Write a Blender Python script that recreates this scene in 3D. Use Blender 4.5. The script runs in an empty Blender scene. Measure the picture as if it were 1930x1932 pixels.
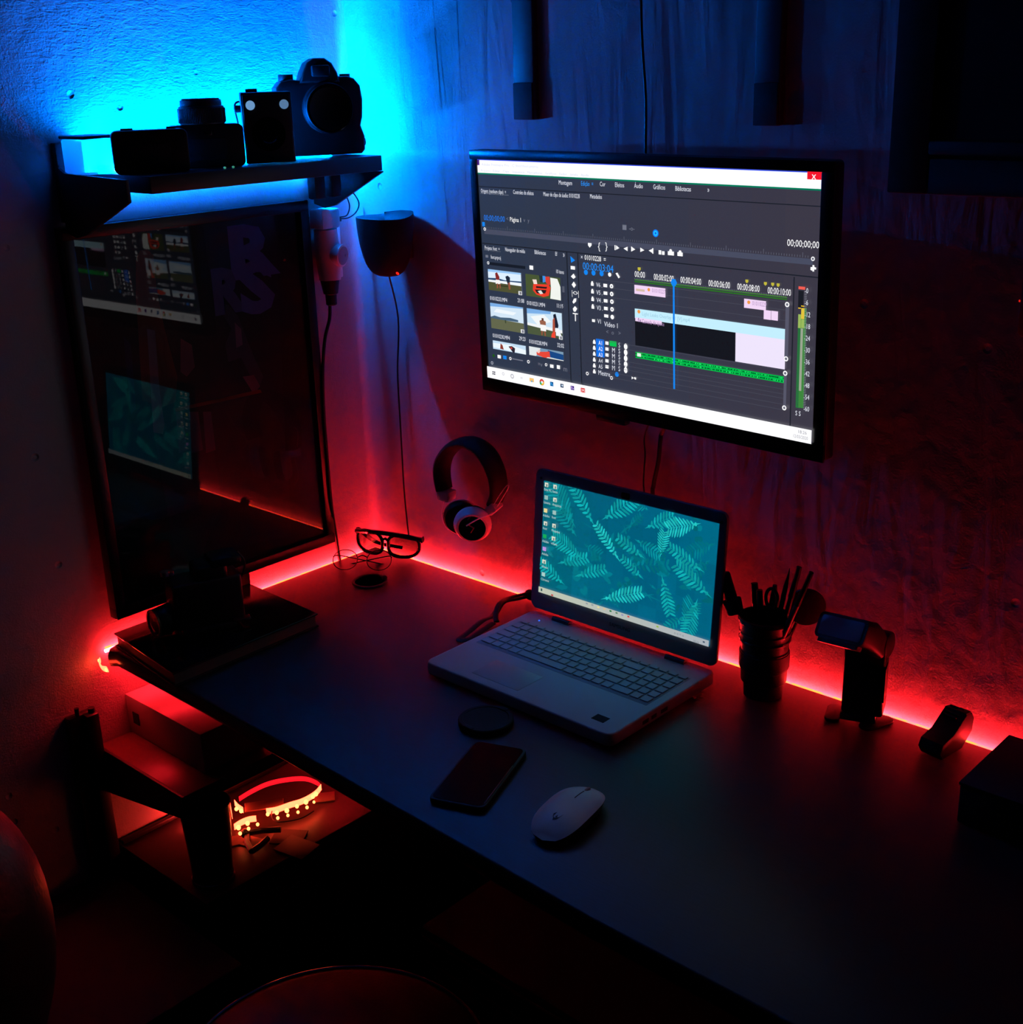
import bpy, bmesh, math, random
import numpy as np
from mathutils import Matrix, Vector, Euler
random.seed(7)
scene = bpy.context.scene
COL = scene.collection
PI = math.pi

# ------------------------------------------------------------ camera, world, exposure
F, YAW, PITCH, ROLL = 2393.72, 2.32508, -0.335668, -0.032096
CAM = Vector((1.861415, -1.575618, 1.651464))
def basis():
    fwd = Vector((math.cos(YAW)*math.cos(PITCH), math.sin(YAW)*math.cos(PITCH), math.sin(PITCH)))
    right = Vector((math.sin(YAW), -math.cos(YAW), 0)); up = right.cross(fwd)
    r2 = right*math.cos(ROLL) + up*math.sin(ROLL); u2 = -right*math.sin(ROLL) + up*math.cos(ROLL)
    return r2, u2, fwd
RGT, UPV, FWD = basis()
cd = bpy.data.cameras.new('camera'); cam = bpy.data.objects.new('camera', cd); COL.objects.link(cam)
cd.sensor_fit = 'HORIZONTAL'; cd.sensor_width = 36; cd.lens = 36*F/1930; cd.clip_start = 0.02
M = Matrix((RGT, UPV, -FWD)).transposed().to_4x4(); M.translation = CAM
cam.matrix_world = M
scene.camera = cam
w = bpy.data.worlds.new('night'); scene.world = w; w.use_nodes = True
w.node_tree.nodes['Background'].inputs[0].default_value = (.25, .35, 1, 1)
w.node_tree.nodes['Background'].inputs[1].default_value = 0.0006
vs = scene.view_settings
vs.view_transform = 'Standard'; vs.look = 'None'; vs.exposure = 0; vs.gamma = 1; vs.use_curve_mapping = False
scene.cycles.max_bounces = 8; scene.cycles.diffuse_bounces = 5; scene.cycles.transparent_max_bounces = 12
scene.cycles.sample_clamp_indirect = 6

# light levels
RED = (1, .010, .019); RED_E = 190
BLUE = (0, .15, 1); BLUE_E = 2700
TV_E = 1.08; LAP_E = 0.95

def at(px, py, ax, v):
    """point of the real place seen at a pixel of the photograph, on the plane axis = v"""
    d = FWD*F + RGT*(px-965) + UPV*(966-py)
    t = (v-CAM[ax])/d[ax]
    return CAM + d*t

# ------------------------------------------------------------ helpers
def lin(c):
    if isinstance(c, str): c = tuple(int(c[i:i+2], 16) for i in (0, 2, 4))
    return tuple(((x/255)/12.92 if x/255 <= .04045 else ((x/255+.055)/1.055)**2.4) for x in c)

def mat(name, col, rough=.5, metal=0, spec=.5, bump=0, scale=200, vary=.12, coat=0, emit=None, es=0, stretch=None, alpha=None, trans=0):
    m = bpy.data.materials.new(name); m.use_nodes = True
    nt = m.node_tree; b = nt.nodes['Principled BSDF']; L = nt.links.new
    c = lin(col)
    b.inputs['Roughness'].default_value = rough; b.inputs['Metallic'].default_value = metal
    b.inputs['Specular IOR Level'].default_value = spec; b.inputs['Coat Weight'].default_value = coat
    b.inputs['Transmission Weight'].default_value = trans
    tc = nt.nodes.new('ShaderNodeTexCoord'); mp = nt.nodes.new('ShaderNodeMapping'); L(tc.outputs['Object'], mp.inputs[0])
    if stretch: mp.inputs['Scale'].default_value = stretch
    n = nt.nodes.new('ShaderNodeTexNoise'); n.inputs['Scale'].default_value = scale; n.inputs['Detail'].default_value = 5
    L(mp.outputs[0], n.inputs['Vector'])
    r = nt.nodes.new('ShaderNodeMix'); r.data_type = 'RGBA'
    r.inputs[6].default_value = (*[x*(1-vary) for x in c], 1); r.inputs[7].default_value = (*[min(1, x*(1+vary)) for x in c], 1)
    L(n.outputs['Fac'], r.inputs[0]); L(r.outputs[2], b.inputs['Base Color'])
    if bump:
        bp = nt.nodes.new('ShaderNodeBump'); bp.inputs['Strength'].default_value = bump; bp.inputs['Distance'].default_value = .001
        L(n.outputs['Fac'], bp.inputs['Height']); L(bp.outputs[0], b.inputs['Normal'])
    if emit:
        b.inputs['Emission Color'].default_value = (*emit, 1); b.inputs['Emission Strength'].default_value = es
    return m

def screen_mat(name, strength):
    m = bpy.data.materials.new(name); m.use_nodes = True
    nt = m.node_tree; b = nt.nodes['Principled BSDF']
    b.inputs['Base Color'].default_value = (.004, .004, .004, 1); b.inputs['Roughness'].default_value = .35
    a = nt.nodes.new('ShaderNodeAttribute'); a.attribute_name = 'Col'
    nt.links.new(a.outputs['Color'], b.inputs['Emission Color']); b.inputs['Emission Strength'].default_value = strength
    return m

class MB:
    def __init__(s, color=False):
        s.bm = bmesh.new(); s.mi = 0
        s.cl = s.bm.loops.layers.color.new('Col') if color else None
        if color: s.cl = s.bm.loops.layers.float_color.new('Colf') if False else s.cl
    def _fin(s, vs):
        fs = {f for v in vs for f in v.link_faces}
        for f in fs: f.material_index = s.mi
    def box(s, c, size, rot=None, bev=0, seg=2):
        m = Matrix.Translation(c) @ (Euler(rot).to_matrix().to_4x4() if rot else Matrix()) @ Matrix.Diagonal((*size, 1))
        g = bmesh.ops.create_cube(s.bm, size=1, matrix=m); vs = g['verts']
        if bev:
            es = list({e for v in vs for e in v.link_edges})
            r = bmesh.ops.bevel(s.bm, geom=es, offset=bev, segments=seg, profile=.5, affect='EDGES', clamp_overlap=True)
            vs = r['verts']
            for f in r['faces']: f.material_index = s.mi
        s._fin(vs); return s
    def cyl(s, p0, p1, r0, r1=None, seg=24, caps=True, bev=0):
        p0, p1 = Vector(p0), Vector(p1); r1 = r0 if r1 is None else r1
        d = p1-p0; q = d.to_track_quat('Z', 'Y').to_matrix().to_4x4()
        m = Matrix.Translation((p0+p1)/2) @ q
        g = bmesh.ops.create_cone(s.bm, cap_ends=caps, segments=seg, radius1=r0, radius2=r1, depth=d.length, matrix=m)
        vs = g['verts']
        if bev:
            es = [e for e in {e for v in vs for e in v.link_edges} if any(len(f.verts) > 4 for f in e.link_faces)]
            r = bmesh.ops.bevel(s.bm, geom=es, offset=bev, segments=2, profile=.5, affect='EDGES'); vs = r['verts']
        s._fin(vs); return s
    def ball(s, c, r, seg=20, rot=None):
        rr = r if hasattr(r, '__len__') else (r, r, r)
        m = Matrix.Translation(c) @ (Euler(rot).to_matrix().to_4x4() if rot else Matrix()) @ Matrix.Diagonal((*rr, 1))
        g = bmesh.ops.create_uvsphere(s.bm, u_segments=seg, v_segments=max(6, seg//2), radius=1, matrix=m); s._fin(g['verts']); return s
    def lathe(s, prof, m=None, seg=32, cap=True):
        m = m or Matrix(); rings = []
        for r, z in prof:
            rings.append([s.bm.verts.new(m @ Vector((r*math.cos(2*PI*k/seg), r*math.sin(2*PI*k/seg), z))) for k in range(seg)])
        for a, b in zip(rings, rings[1:]):
            for k in range(seg):
                f = s.bm.faces.new((a[k], a[(k+1) % seg], b[(k+1) % seg], b[k])); f.material_index = s.mi
        if cap:
            for rg, fl in ((rings[0], True), (rings[-1], False)):
                f = s.bm.faces.new(list(reversed(rg)) if fl else rg); f.material_index = s.mi
        return s
    def tube(s, pts, r, seg=8, closed=False, flat=None):
        pts = [Vector(p) for p in pts]; n = len(pts); rings = []
        up = Vector((0, 0, 1)); prev = None
        for i, p in enumerate(pts):
            a = pts[(i-1) % n] if (closed or i > 0) else p
            b = pts[(i+1) % n] if (closed or i < n-1) else p
            t = (b-a)
            t = t.normalized() if t.length > 1e-9 else Vector((0, 0, 1))
            if prev is None:
                x = t.cross(up) if abs(t.dot(up)) < .95 else t.cross(Vector((1, 0, 0)))
            else: x = prev - t*prev.dot(t)
            x.normalize(); prev = x; y = t.cross(x)
            rad = r[i] if hasattr(r, '__len__') else r
            fx, fy = flat if flat else (1, 1)
            rings.append([s.bm.verts.new(p + x*(rad*fx*math.cos(2*PI*k/seg)) + y*(rad*fy*math.sin(2*PI*k/seg))) for k in range(seg)])
        pr = list(zip(rings, rings[1:])) + ([(rings[-1], rings[0])] if closed else [])
        for a, b in pr:
            for k in range(seg):
                f = s.bm.faces.new((a[k], a[(k+1) % seg], b[(k+1) % seg], b[k])); f.material_index = s.mi
        if not closed:
            for rg in (rings[0], list(reversed(rings[-1]))):
                f = s.bm.faces.new(list(reversed(rg))); f.material_index = s.mi
        return s
    def prism(s, out, h, m=None, bev=0, seg=2):
        """outline in local xy, extruded along local z from 0 to h"""
        m = m or Matrix()
        a = [s.bm.verts.new(m @ Vector((x, y, 0))) for x, y in out]; b = [s.bm.verts.new(m @ Vector((x, y, h))) for x, y in out]
        n = len(out); fs = [s.bm.faces.new(list(reversed(a))), s.bm.faces.new(b)]
        for k in range(n): fs.append(s.bm.faces.new((a[k], a[(k+1) % n], b[(k+1) % n], b[k])))
        bmesh.ops.recalc_face_normals(s.bm, faces=fs)
        for f in fs: f.material_index = s.mi
        if bev:
            es = list({e for f in fs[:2] for e in f.edges})
            r = bmesh.ops.bevel(s.bm, geom=es, offset=bev, segments=seg, profile=.5, affect='EDGES', clamp_overlap=True)
            for f in r['faces']: f.material_index = s.mi
        return s
    def face(s, pts, col=None):
        f = s.bm.faces.new([s.bm.verts.new(p) for p in pts]); f.material_index = s.mi
        if col is not None:
            c = [x/255 for x in col]
            for l in f.loops: l[s.cl] = (*c, 1)
        return s
    def grid(s, fn, nu, nv):
        v = [[s.bm.verts.new(fn(i/nu, j/nv)) for j in range(nv+1)] for i in range(nu+1)]
        for i in range(nu):
            for j in range(nv):
                f = s.bm.faces.new((v[i][j], v[i+1][j], v[i+1][j+1], v[i][j+1])); f.material_index = s.mi
        return s
    def text(s, string, size, m, depth=0, bold=0, sx=1, col=None, align='LEFT'):
        cu = bpy.data.curves.new('t', 'FONT'); cu.body = string; cu.size = size; cu.extrude = depth; cu.offset = bold; cu.align_x = align; cu.resolution_u = 2
        ob = bpy.data.objects.new('t', cu); me = bpy.data.meshes.new_from_object(ob)
        vs = [s.bm.verts.new(m @ Vector((v.co.x*sx, v.co.y, v.co.z))) for v in me.vertices]
        for p in me.polygons:
            try: f = s.bm.faces.new([vs[i] for i in p.vertices])
            except ValueError: continue
            f.material_index = s.mi
            if col is not None:
                c = [x/255 for x in col]
                for l in f.loops: l[s.cl] = (*c, 1)
        bpy.data.objects.remove(ob); bpy.data.curves.remove(cu); bpy.data.meshes.remove(me)
        return s
    def build(s, name, mats, parent=None, world=False, origin=None, smooth=35):
        me = bpy.data.meshes.new(name)
        if world and parent is not None:
            s.bm.transform(FR[parent.name].inverted())
        if origin is not None: s.bm.transform(Matrix.Translation(-Vector(origin)))
        s.bm.to_mesh(me); s.bm.free()
        for m in (mats if isinstance(mats, (list, tuple)) else [mats]): me.materials.append(m)
        o = bpy.data.objects.new(name, me); COL.objects.link(o)
        if smooth:
            me.shade_smooth(); me.set_sharp_from_angle(angle=math.radians(smooth))
        if origin is not None: o.location = origin
        if parent is not None:
            o.parent = parent; FR[o.name] = FR[parent.name]
        return o
FR = {}
def thing(name, label, cat, loc=(0, 0, 0), rot=(0, 0, 0), group=None):
    o = bpy.data.objects.new(name, None); COL.objects.link(o); o.empty_display_size = .02
    o.location = loc; o.rotation_euler = rot
    FR[o.name] = Matrix.Translation(loc) @ Euler(rot).to_matrix().to_4x4()
    o['label'] = label; o['category'] = cat
    if group: o['group'] = group
    return o
def tag(o, label, cat, group=None):
    o['label'] = label; o['category'] = cat
    if group: o['group'] = group
    return o
def struct(o): o['kind'] = 'structure'; return o
def bez(pts, n=8):
    """smooth curve through points"""
    P = [Vector(p) for p in pts]; out = []
    for i in range(len(P)-1):
        p0 = P[max(i-1, 0)]; p1 = P[i]; p2 = P[i+1]; p3 = P[min(i+2, len(P)-1)]
        for k in range(n):
            t = k/n
            out.append(.5*((2*p1)+(-p0+p2)*t+(2*p0-5*p1+4*p2-p3)*t*t+(-p0+3*p1-3*p2+p3)*t**3))
    out.append(P[-1]); return out
def rrect(w, h, r, n=5, cx=0, cy=0):
    o = []
    for (sx, sy, a0) in ((1, 1, 0), (-1, 1, 90), (-1, -1, 180), (1, -1, 270)):
        for k in range(n+1):
            a = math.radians(a0+90*k/n); o.append((cx+sx*(w/2-r)+r*math.cos(a), cy+sy*(h/2-r)+r*math.sin(a)))
    return o
def frame_m(o, x, y, z=None):
    x = Vector(x).normalized(); y = Vector(y); y = (y - x*y.dot(x)).normalized(); zz = x.cross(y)
    m = Matrix((x, y, zz)).transposed().to_4x4(); m.translation = Vector(o); return m

# ------------------------------------------------------------ materials
def plaster(name, streak):
    m = bpy.data.materials.new(name); m.use_nodes = True
    nt = m.node_tree; b = nt.nodes['Principled BSDF']; L = nt.links.new
    b.inputs['Roughness'].default_value = .72; b.inputs['Specular IOR Level'].default_value = .25
    g = nt.nodes.new('ShaderNodeNewGeometry')
    def noise(sc, vec=(1, 1, 1), det=4, dist=0):
        mp = nt.nodes.new('ShaderNodeMapping'); mp.inputs['Scale'].default_value = vec; L(g.outputs['Position'], mp.inputs[0])
        n = nt.nodes.new('ShaderNodeTexNoise'); n.inputs['Scale'].default_value = sc; n.inputs['Detail'].default_value = det; n.inputs['Distortion'].default_value = dist
        L(mp.outputs[0], n.inputs['Vector']); return n.outputs['Fac']
    def ma(op, a, bb):
        n = nt.nodes.new('ShaderNodeMath'); n.operation = op
        for i, x in enumerate((a, bb)):
            if isinstance(x, (int, float)): n.inputs[i].default_value = x
            else: L(x, n.inputs[i])
        return n.outputs[0]
    h = ma('MULTIPLY', noise(330, det=3), .0007)
    h = ma('ADD', h, ma('MULTIPLY', noise(38, (1, 1, .8), 6, .6), .0026 if streak else .0015))
    if streak:
        st = ma('POWER', noise(11, (1.8, 1.8, .24), 4, 1.2), 1.0)
        h = ma('ADD', h, ma('MULTIPLY', st, .0062))
        st2 = noise(9, (1, 1, 1), 3, .3)
        h = ma('ADD', h, ma('MULTIPLY', st2, .006))
    else:
        h = ma('ADD', h, ma('MULTIPLY', noise(110, (1, .5, 2), 4, 1.2), .0009))
    v = nt.nodes.new('ShaderNodeTexVoronoi'); v.inputs['Scale'].default_value = 11; v.inputs['Randomness'].default_value = 1; L(g.outputs['Position'], v.inputs['Vector'])
    pit = nt.nodes.new('ShaderNodeMapRange'); pit.inputs[1].default_value = .035; pit.inputs[2].default_value = .075; pit.inputs[3].default_value = -.004; pit.inputs[4].default_value = 0
    L(v.outputs['Distance'], pit.inputs[0]); h = ma('ADD', h, pit.outputs[0])
    bp = nt.nodes.new('ShaderNodeBump'); bp.inputs['Strength'].default_value = .85; bp.inputs['Distance'].default_value = 1
    L(h, bp.inputs['Height']); L(bp.outputs[0], b.inputs['Normal'])
    mx = nt.nodes.new('ShaderNodeMix'); mx.data_type = 'RGBA'
    mx.inputs[6].default_value = (.36, .355, .34, 1); mx.inputs[7].default_value = (.46, .455, .44, 1)
    L(noise(5, det=5), mx.inputs[0]); L(mx.outputs[2], b.inputs['Base Color'])
    return m
PLA = plaster('plaster_smooth', False); PLB = plaster('plaster_rough', True)
BLK = mat('black_plastic', '0b0b0c', .45, bump=.15, scale=900)
BLKM = mat('black_matte', '060607', .75, bump=.3, scale=700)
BLKG = mat('black_gloss', '050506', .12, spec=.6, vary=.05)
BRKT = mat('bracket_black', '0c0c10', .5, bump=.1, scale=500)
WHT = mat('white_plastic', 'e4e4e2', .35, bump=.04, scale=600, vary=.02)
LAPW = mat('laptop_white', 'c9ccd0', .42, bump=.05, scale=1500, vary=.02)
KEYW = mat('key_white', 'c2c6ca', .5, vary=.02)
KEYBED = mat('key_bed', 'a8acb2', .5, vary=.02)
GREYM = mat('grey_metal', '8a8d92', .3, metal=1, bump=.05, scale=800)
CHROME = mat('chrome', 'd0d2d6', .15, metal=1, vary=.03)
WOOD = mat('desk_laminate', '2e2926', .42, bump=.12, scale=26, vary=.35, stretch=(1.2, 14, 8))
EDGE = mat('desk_edge', '1a1614', .24, bump=.1, scale=60, vary=.2)
SHELFW = mat('shelf_laminate', '1c1d1a', .45, bump=.1, scale=30, vary=.3, stretch=(10, 1, 4))
PAPER = mat('page_paper', '5a4a42', .8, vary=.1, scale=300, stretch=(1, 1, 30))
LEATH = mat('brown_leather', '3a2015', .38, bump=.5, scale=180, vary=.2)
BLEATH = mat('black_leather', '020202', .5, spec=.22, bump=.4, scale=220, vary=.2)
RUBBER = mat('rubber', '08080a', .6, bump=.2, scale=400)
CABLE = mat('cable_black', '070708', .45, vary=.1)
CABLEW = mat('cable_white', 'd8d8d8', .4, vary=.03)
FLOORM = mat('floor_tile', '120f0d', .6, bump=.2, scale=60, vary=.3)

# ------------------------------------------------------------ room shell
def slab(name, x0, x1, y0, y1, z0, z1, m):
    return struct(MB().box(((x0+x1)/2, (y0+y1)/2, (z0+z1)/2), (x1-x0, y1-y0, z1-z0)).build(name, m, origin=((x0+x1)/2, (y0+y1)/2, (z0+z1)/2), smooth=0))
slab('floor', -.1, 3.0, -2.9, .1, -.1, 0, FLOORM)
slab('wall_left', -.1, 0, -2.9, .1, 0, 2.6, PLA)
slab('wall_right', 0, 3.0, 0, .1, 0, 2.6, PLB)
slab('ceiling', -.1, 3.0, -2.9, .1, 2.6, 2.7, mat('ceiling_boards', '3a2a20', .7, bump=.2, scale=20))
# rounded bead of filler running down the room's corner
b = MB()
R_ = .014
prof = [(0.0, 0.0)] + [(R_ - R_*math.sin(a), -(R_ - R_*math.cos(a))) for a in [k*PI/2/6 for k in range(7)]]
b.prism([(x, y) for x, y in prof], 2.6)
struct(b.build('trim_1', PLB))

# ------------------------------------------------------------ desk
DZ = .75; TH = .028
G = .016                     # gap between desk and walls
FY = lambda x: -.622 - .034*min(1, max(0, (x-.2)/.9))
desk = thing('desk', 'dark wood-effect desk fitted into the corner of two plaster walls', 'desk', (.9, -.33, 0))
fr = [(x, FY(x)) for x in (.05, .3, .5, .7, .9, 1.1, 1.5, 1.95)]
out = [(G, -G), (G, -.600), (.024, -.622), (.036, -.631)] + fr + [(1.95, -G)]
out = list(reversed(out))
b = MB(); b.prism(out, TH, Matrix.Translation((0, 0, DZ-TH)), bev=.004, seg=3)
b.build('desktop', WOOD, desk, world=True)
b = MB()
for (x0, y0), (x1, y1) in zip(fr, fr[1:]):
    pass
b.tube([(x, y-.0015, DZ-TH/2) for x, y in [(.034, -.628)]+fr], .0115, 8, flat=(.25, 1)); b.build('edge_band', EDGE, desk, world=True)
b = MB(); b.box((1.93, -.33, .361), (.025, .56, .721), bev=.002); b.build('side_panel', WOOD, desk, world=True)
b = MB(); b.box((.98, -.0175, .665), (1.86, .031, .12), bev=.001); b.build('light_stop_rail', WOOD, desk, world=True)  # unseen rail, shaped to keep strip light from falling under the desk
# grommet in the desk
gx, gy = .150, -.149
gr = thing('cable_grommet', 'round black cable grommet set into the desk in front of the eyeglasses', 'grommet', (gx, gy, DZ))
b = MB(); b.lathe([(.034, .0), (.034, .002), (.0325, .0032), (.029, .0032), (.028, .001), (.028, .0)], cap=False, seg=40); b.build('ring', BLK, gr)
b = MB(); b.cyl((0, 0, .0002), (0, 0, .0012), .0285, seg=40); b.build('lid', mat('opening_shade', '000000', 1, spec=0), gr)  # black disc instead of an open hole; its colour is the shade inside

# ------------------------------------------------------------ red strip behind the desk
REDM = mat('red_led', (60, 5, 5), .4, emit=RED, es=RED_E, vary=.02)
REDCH = mat('red_led_chip', (255, 210, 120), .4, emit=(1, .2, .05), es=6.5, vary=.02)
REDRIB = mat('red_led_ribbon', (255, 60, 50), .4, emit=(1, .040, .015), es=17, vary=.02)
st = thing('red_light_strip', 'glowing red light strip running behind the desk edge along both walls', 'light strip', (.01, -.01, DZ-.01))
ZS = DZ-.0105
def run(o, z): return [(o, -.622, z), (o, -.45, z), (o, -.25, z), (o, -.05, z), (o+.003, -o-.003, z), (.05, -o, z)] + [(x, -o, z) for x in (.1, .3, .5, .7, .9, 1.1, 1.3, 1.5, 1.7, 1.9)]
b = MB(); b.tube(run(.0080, ZS), .0031, 6); b.build('glowing_ribbon', REDM, st, world=True)
YEL = bpy.data.materials.new('chip_glow'); YEL.use_nodes = True
_nt = YEL.node_tree; _p = _nt.nodes['Principled BSDF']; _g = _nt.nodes.new('ShaderNodeNewGeometry'); _n = _nt.nodes.new('ShaderNodeTexNoise'); _n.inputs['Scale'].default_value = 55; _n.inputs['Detail'].default_value = 1
_mx = _nt.nodes.new('ShaderNodeMix'); _mx.data_type = 'RGBA'; _mx.inputs[6].default_value = (1, .055, .045, 1); _mx.inputs[7].default_value = (1, .085, .012, 1)
_nt.links.new(_g.outputs['Position'], _n.inputs['Vector']); _r = _nt.nodes.new('ShaderNodeMapRange'); _r.inputs[1].default_value = .42; _r.inputs[2].default_value = .56
_nt.links.new(_n.outputs['Fac'], _r.inputs[0]); _nt.links.new(_r.outputs[0], _mx.inputs[0]); _nt.links.new(_mx.outputs[2], _p.inputs['Emission Color']); _p.inputs['Emission Strength'].default_value = 8
b = MB(); b.tube(run(.0105, DZ-.0038), .0019, 6); b.build('chip_row', YEL, st, world=True)
b = MB(); b.tube([(.03, -.60, DZ-TH-.003), (.03, -.5, DZ-TH-.003), (.03, -.36, DZ-TH-.003)], .004, 6, flat=(1.2, .5)); b.build('underside_ribbon', mat('red_led_under', (60, 5, 5), .4, emit=RED, es=60), st, world=True)
# end of the strip folded round the desk's left corner
E0 = [(.010, -.634, DZ-.022), (.018, -.640, DZ-.024), (.030, -.642, DZ-.028), (.044, -.641, DZ-.026)]
b = MB(); b.tube(bez(E0, 5), .005, 8, flat=(.25, 1.2)); b.build('folded_end', REDRIB, st, world=True)
for p in (E0[0], E0[3]):
    b = MB(); b.ball((p[0]+.001, p[1]-.003, p[2]), (.0034, .0016, .0034), 10); b.build('light_chip', REDCH, st, world=True)

# ------------------------------------------------------------ bracket shelves on the left wall
def bracket(par, y, z, depth, plate_up, plate_dn, h0=.085, h1=.032, wdt=.045, side=-1):
    """wall plate and a tapered arm reaching out from the wall; y is its outer face"""
    b = MB(); yc = y - side*wdt/2
    b.box((.007, yc, z+(plate_up-plate_dn)/2), (.014, wdt, plate_up+plate_dn), bev=.002)
    b.build('wall_plate', BRKT, par, world=True)
    b = MB()
    t = .006; ya = y - side*t/2
    m = frame_m((0, ya+t/2, z), (1, 0, 0), (0, 0, 1))
    b.prism([(.012, .012), (.03, .004), (depth, 0), (depth, -h1), (.07, -h0), (.04, -h0-.006), (.012, -h0)], t, m, bev=.0008)
    b.build('arm', BRKT, par, world=True)
SZ = 1.5215; SX = .20
shelf = thing('wall_shelf', 'dark bracketed wall shelf high in the corner carrying cameras', 'shelf', (0, -.33, SZ))
b = MB(); b.box((SX/2+.0075, (-.545-.098)/2, SZ-.0125), (SX-.015, .447, .025), bev=.0015)
b.build('board', SHELFW, shelf, world=True)
bracket(shelf, -.585, SZ-.002, SX+.0, .048, .07)
bracket(shelf, -.100, SZ-.026, SX-.002, -.002, .055, h0=.062, h1=.002, wdt=.04)
b = MB(); b.box((.12, -.178, SZ-.046), (.02, .022, .042), bev=.001); b.box((.12, -.142, SZ-.046), (.02, .02, .042), bev=.001); b.build('hanging_clip', BRKT, shelf, world=True)

# blue strip lying along the back of the shelf
BLUEM = mat('blue_led', (20, 60, 120), .4, emit=BLUE, es=BLUE_E, vary=.02)
BLUECH = mat('blue_led_chip', (200, 255, 220), .4, emit=(.5, 1, .8), es=3, vary=.02)
bs = thing('blue_light_strip', 'glowing blue light strip lying behind the cameras on the wall shelf', 'light strip', (.05, -.3, SZ))
b = MB(); b.tube([(.0200, y, SZ+.0045) for y in (-.52, -.46, -.4, -.34, -.28, -.22, -.16, -.1, -.06)], .004, 6, flat=(1, .8)); b.build('glowing_ribbon', BLUEM, bs, world=True)
for y, x in ((-.527, .085), (-.505, .09)):
    b = MB(); b.ball((x, y, SZ+.006), (.005, .005, .005), 12); b.build('light_chip', BLUECH, bs, world=True)
for px, py in ((425, 311), (441, 310)):
    p = at(px, py, 0, .196)
    b = MB(); b.ball((.194, p.y, SZ+.0022), (.0018, .0022, .0018), 10); b.build('light_chip', mat('dim_chip', (120, 220, 160), .4, emit=(.1, .6, .3), es=.35), bs, world=True)

# clear plastic case at the left end of the shelf
CLEAR = bpy.data.materials.new('clear_plastic'); CLEAR.use_nodes = True
_nt = CLEAR.node_tree; _b = _nt.nodes['Principled BSDF']; _b.inputs['Base Color'].default_value = (.7, .85, .95, 1); _b.inputs['Roughness'].default_value = .3
_b.inputs['Alpha'].default_value = .35
_n = _nt.nodes.new('ShaderNodeTexNoise'); _n.inputs['Scale'].default_value = 60; _mr = _nt.nodes.new('ShaderNodeMapRange'); _mr.inputs[3].default_value = .25; _mr.inputs[4].default_value = .42
_nt.links.new(_n.outputs[0], _mr.inputs[0]); _nt.links.new(_mr.outputs[0], _b.inputs['Alpha'])
b = MB(); b.box((.05, -.548, SZ+.0255), (.07, .055, .05), bev=.003)
case = thing('plastic_case', 'small clear plastic case at the left end of the camera shelf', 'case', (.05, -.548, SZ))
b.build('box', CLEAR, case, world=True)
b = MB(); b.box((.05, -.548, SZ+.0535), (.074, .059, .005), bev=.002); b.build('lid', BLK, case, world=True)

# ---- cameras on the shelf
def dims(p_tl, p_br, x):
    a = at(*p_tl, 0, x); c = at(*p_br, 0, x); return a, c
# compact camera at left: back of a small rangefinder
ROT = -.5
def compact(label, y0, y1, h, x, d=.032, lens=True, group=None, kind='compact_camera', knob=True):
    yc = (y0+y1)/2; t = thing(kind, label, 'camera', (x, yc, SZ), (0, 0, ROT), group='compact cameras on the wall shelf')
    w_ = abs(y1-y0)
    b = MB(); m = frame_m((-d/2, 0, h/2), (0, 1, 0), (0, 0, 1)); b.prism(rrect(w_, h, .009), d, m, bev=.0025); b.build('body', BLK, t)
    if lens:
        b = MB(); b.lathe([(.02, 0), (.02, .012), (.017, .013), (.017, .02), (.013, .021), (.012, .017)], frame_m((-d/2, -w_*.08, h*.5), (0, -1, 0), (0, 0, 1)) , 28); b.build('lens', BLKG, t)
    b = MB(); b.box((d/2+.0008, w_*.02, h-.012), (.0016, .012, .007), bev=.0005); b.build('viewfinder', CHROME, t)
    if knob:
        b = MB(); b.cyl((0, w_*.3, h-.001), (0, w_*.3, h+.003), .007, seg=18); b.build('shutter_button', BLK, t)
        b = MB(); b.cyl((0, -w_*.28, h-.001), (0, -w_*.28, h+.0025), .009, seg=20); b.build('dial', BLK, t)
    b = MB(); b.box((d/2+.0008, -.006, h*.42), (.0012, w_*.62, h*.5), bev=.0005); b.build('rear_panel', BLKM, t)
    return t
compact('low black compact camera on the wall shelf beside the clear plastic case', -.553, -.443, .062, .135, d=.03)
c2 = compact('black compact camera on the wall shelf with a ribbed lens lying on it', -.447, -.333, .064, .122, knob=False)
# lens standing on the second camera
lz = SZ+.0645
ln = thing('camera_lens', 'short ribbed camera lens standing upright on the second compact camera', 'lens', (.118, -.390, lz))
b = MB()
ribs = []
for k in range(72): pass
def rib(a): return .0385 + (.0007 if (int(a/(2*PI)*90) % 2) else 0)
b.grid(lambda u, v: Vector(((.0355+(.0008 if int(u*180) % 2 else 0))*math.cos(u*2*PI), (.0355+(.0008 if int(u*180) % 2 else 0))*math.sin(u*2*PI), .002+v*.021)), 180, 1)
b.build('grip_ring', RUBBER, ln)
b = MB(); b.lathe([(.034, 0), (.0348, .0015), (.0348, .024), (.034, .026), (.0315, .027), (.0315, .034), (.0305, .0355), (.029, .0355)], None, 40); b.build('barrel', BLK, ln)
b = MB(); b.cyl((0, 0, .0355), (0, 0, .0375), .0285, seg=36, bev=.0006); b.build('front_cap', BLKM, ln)

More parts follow.
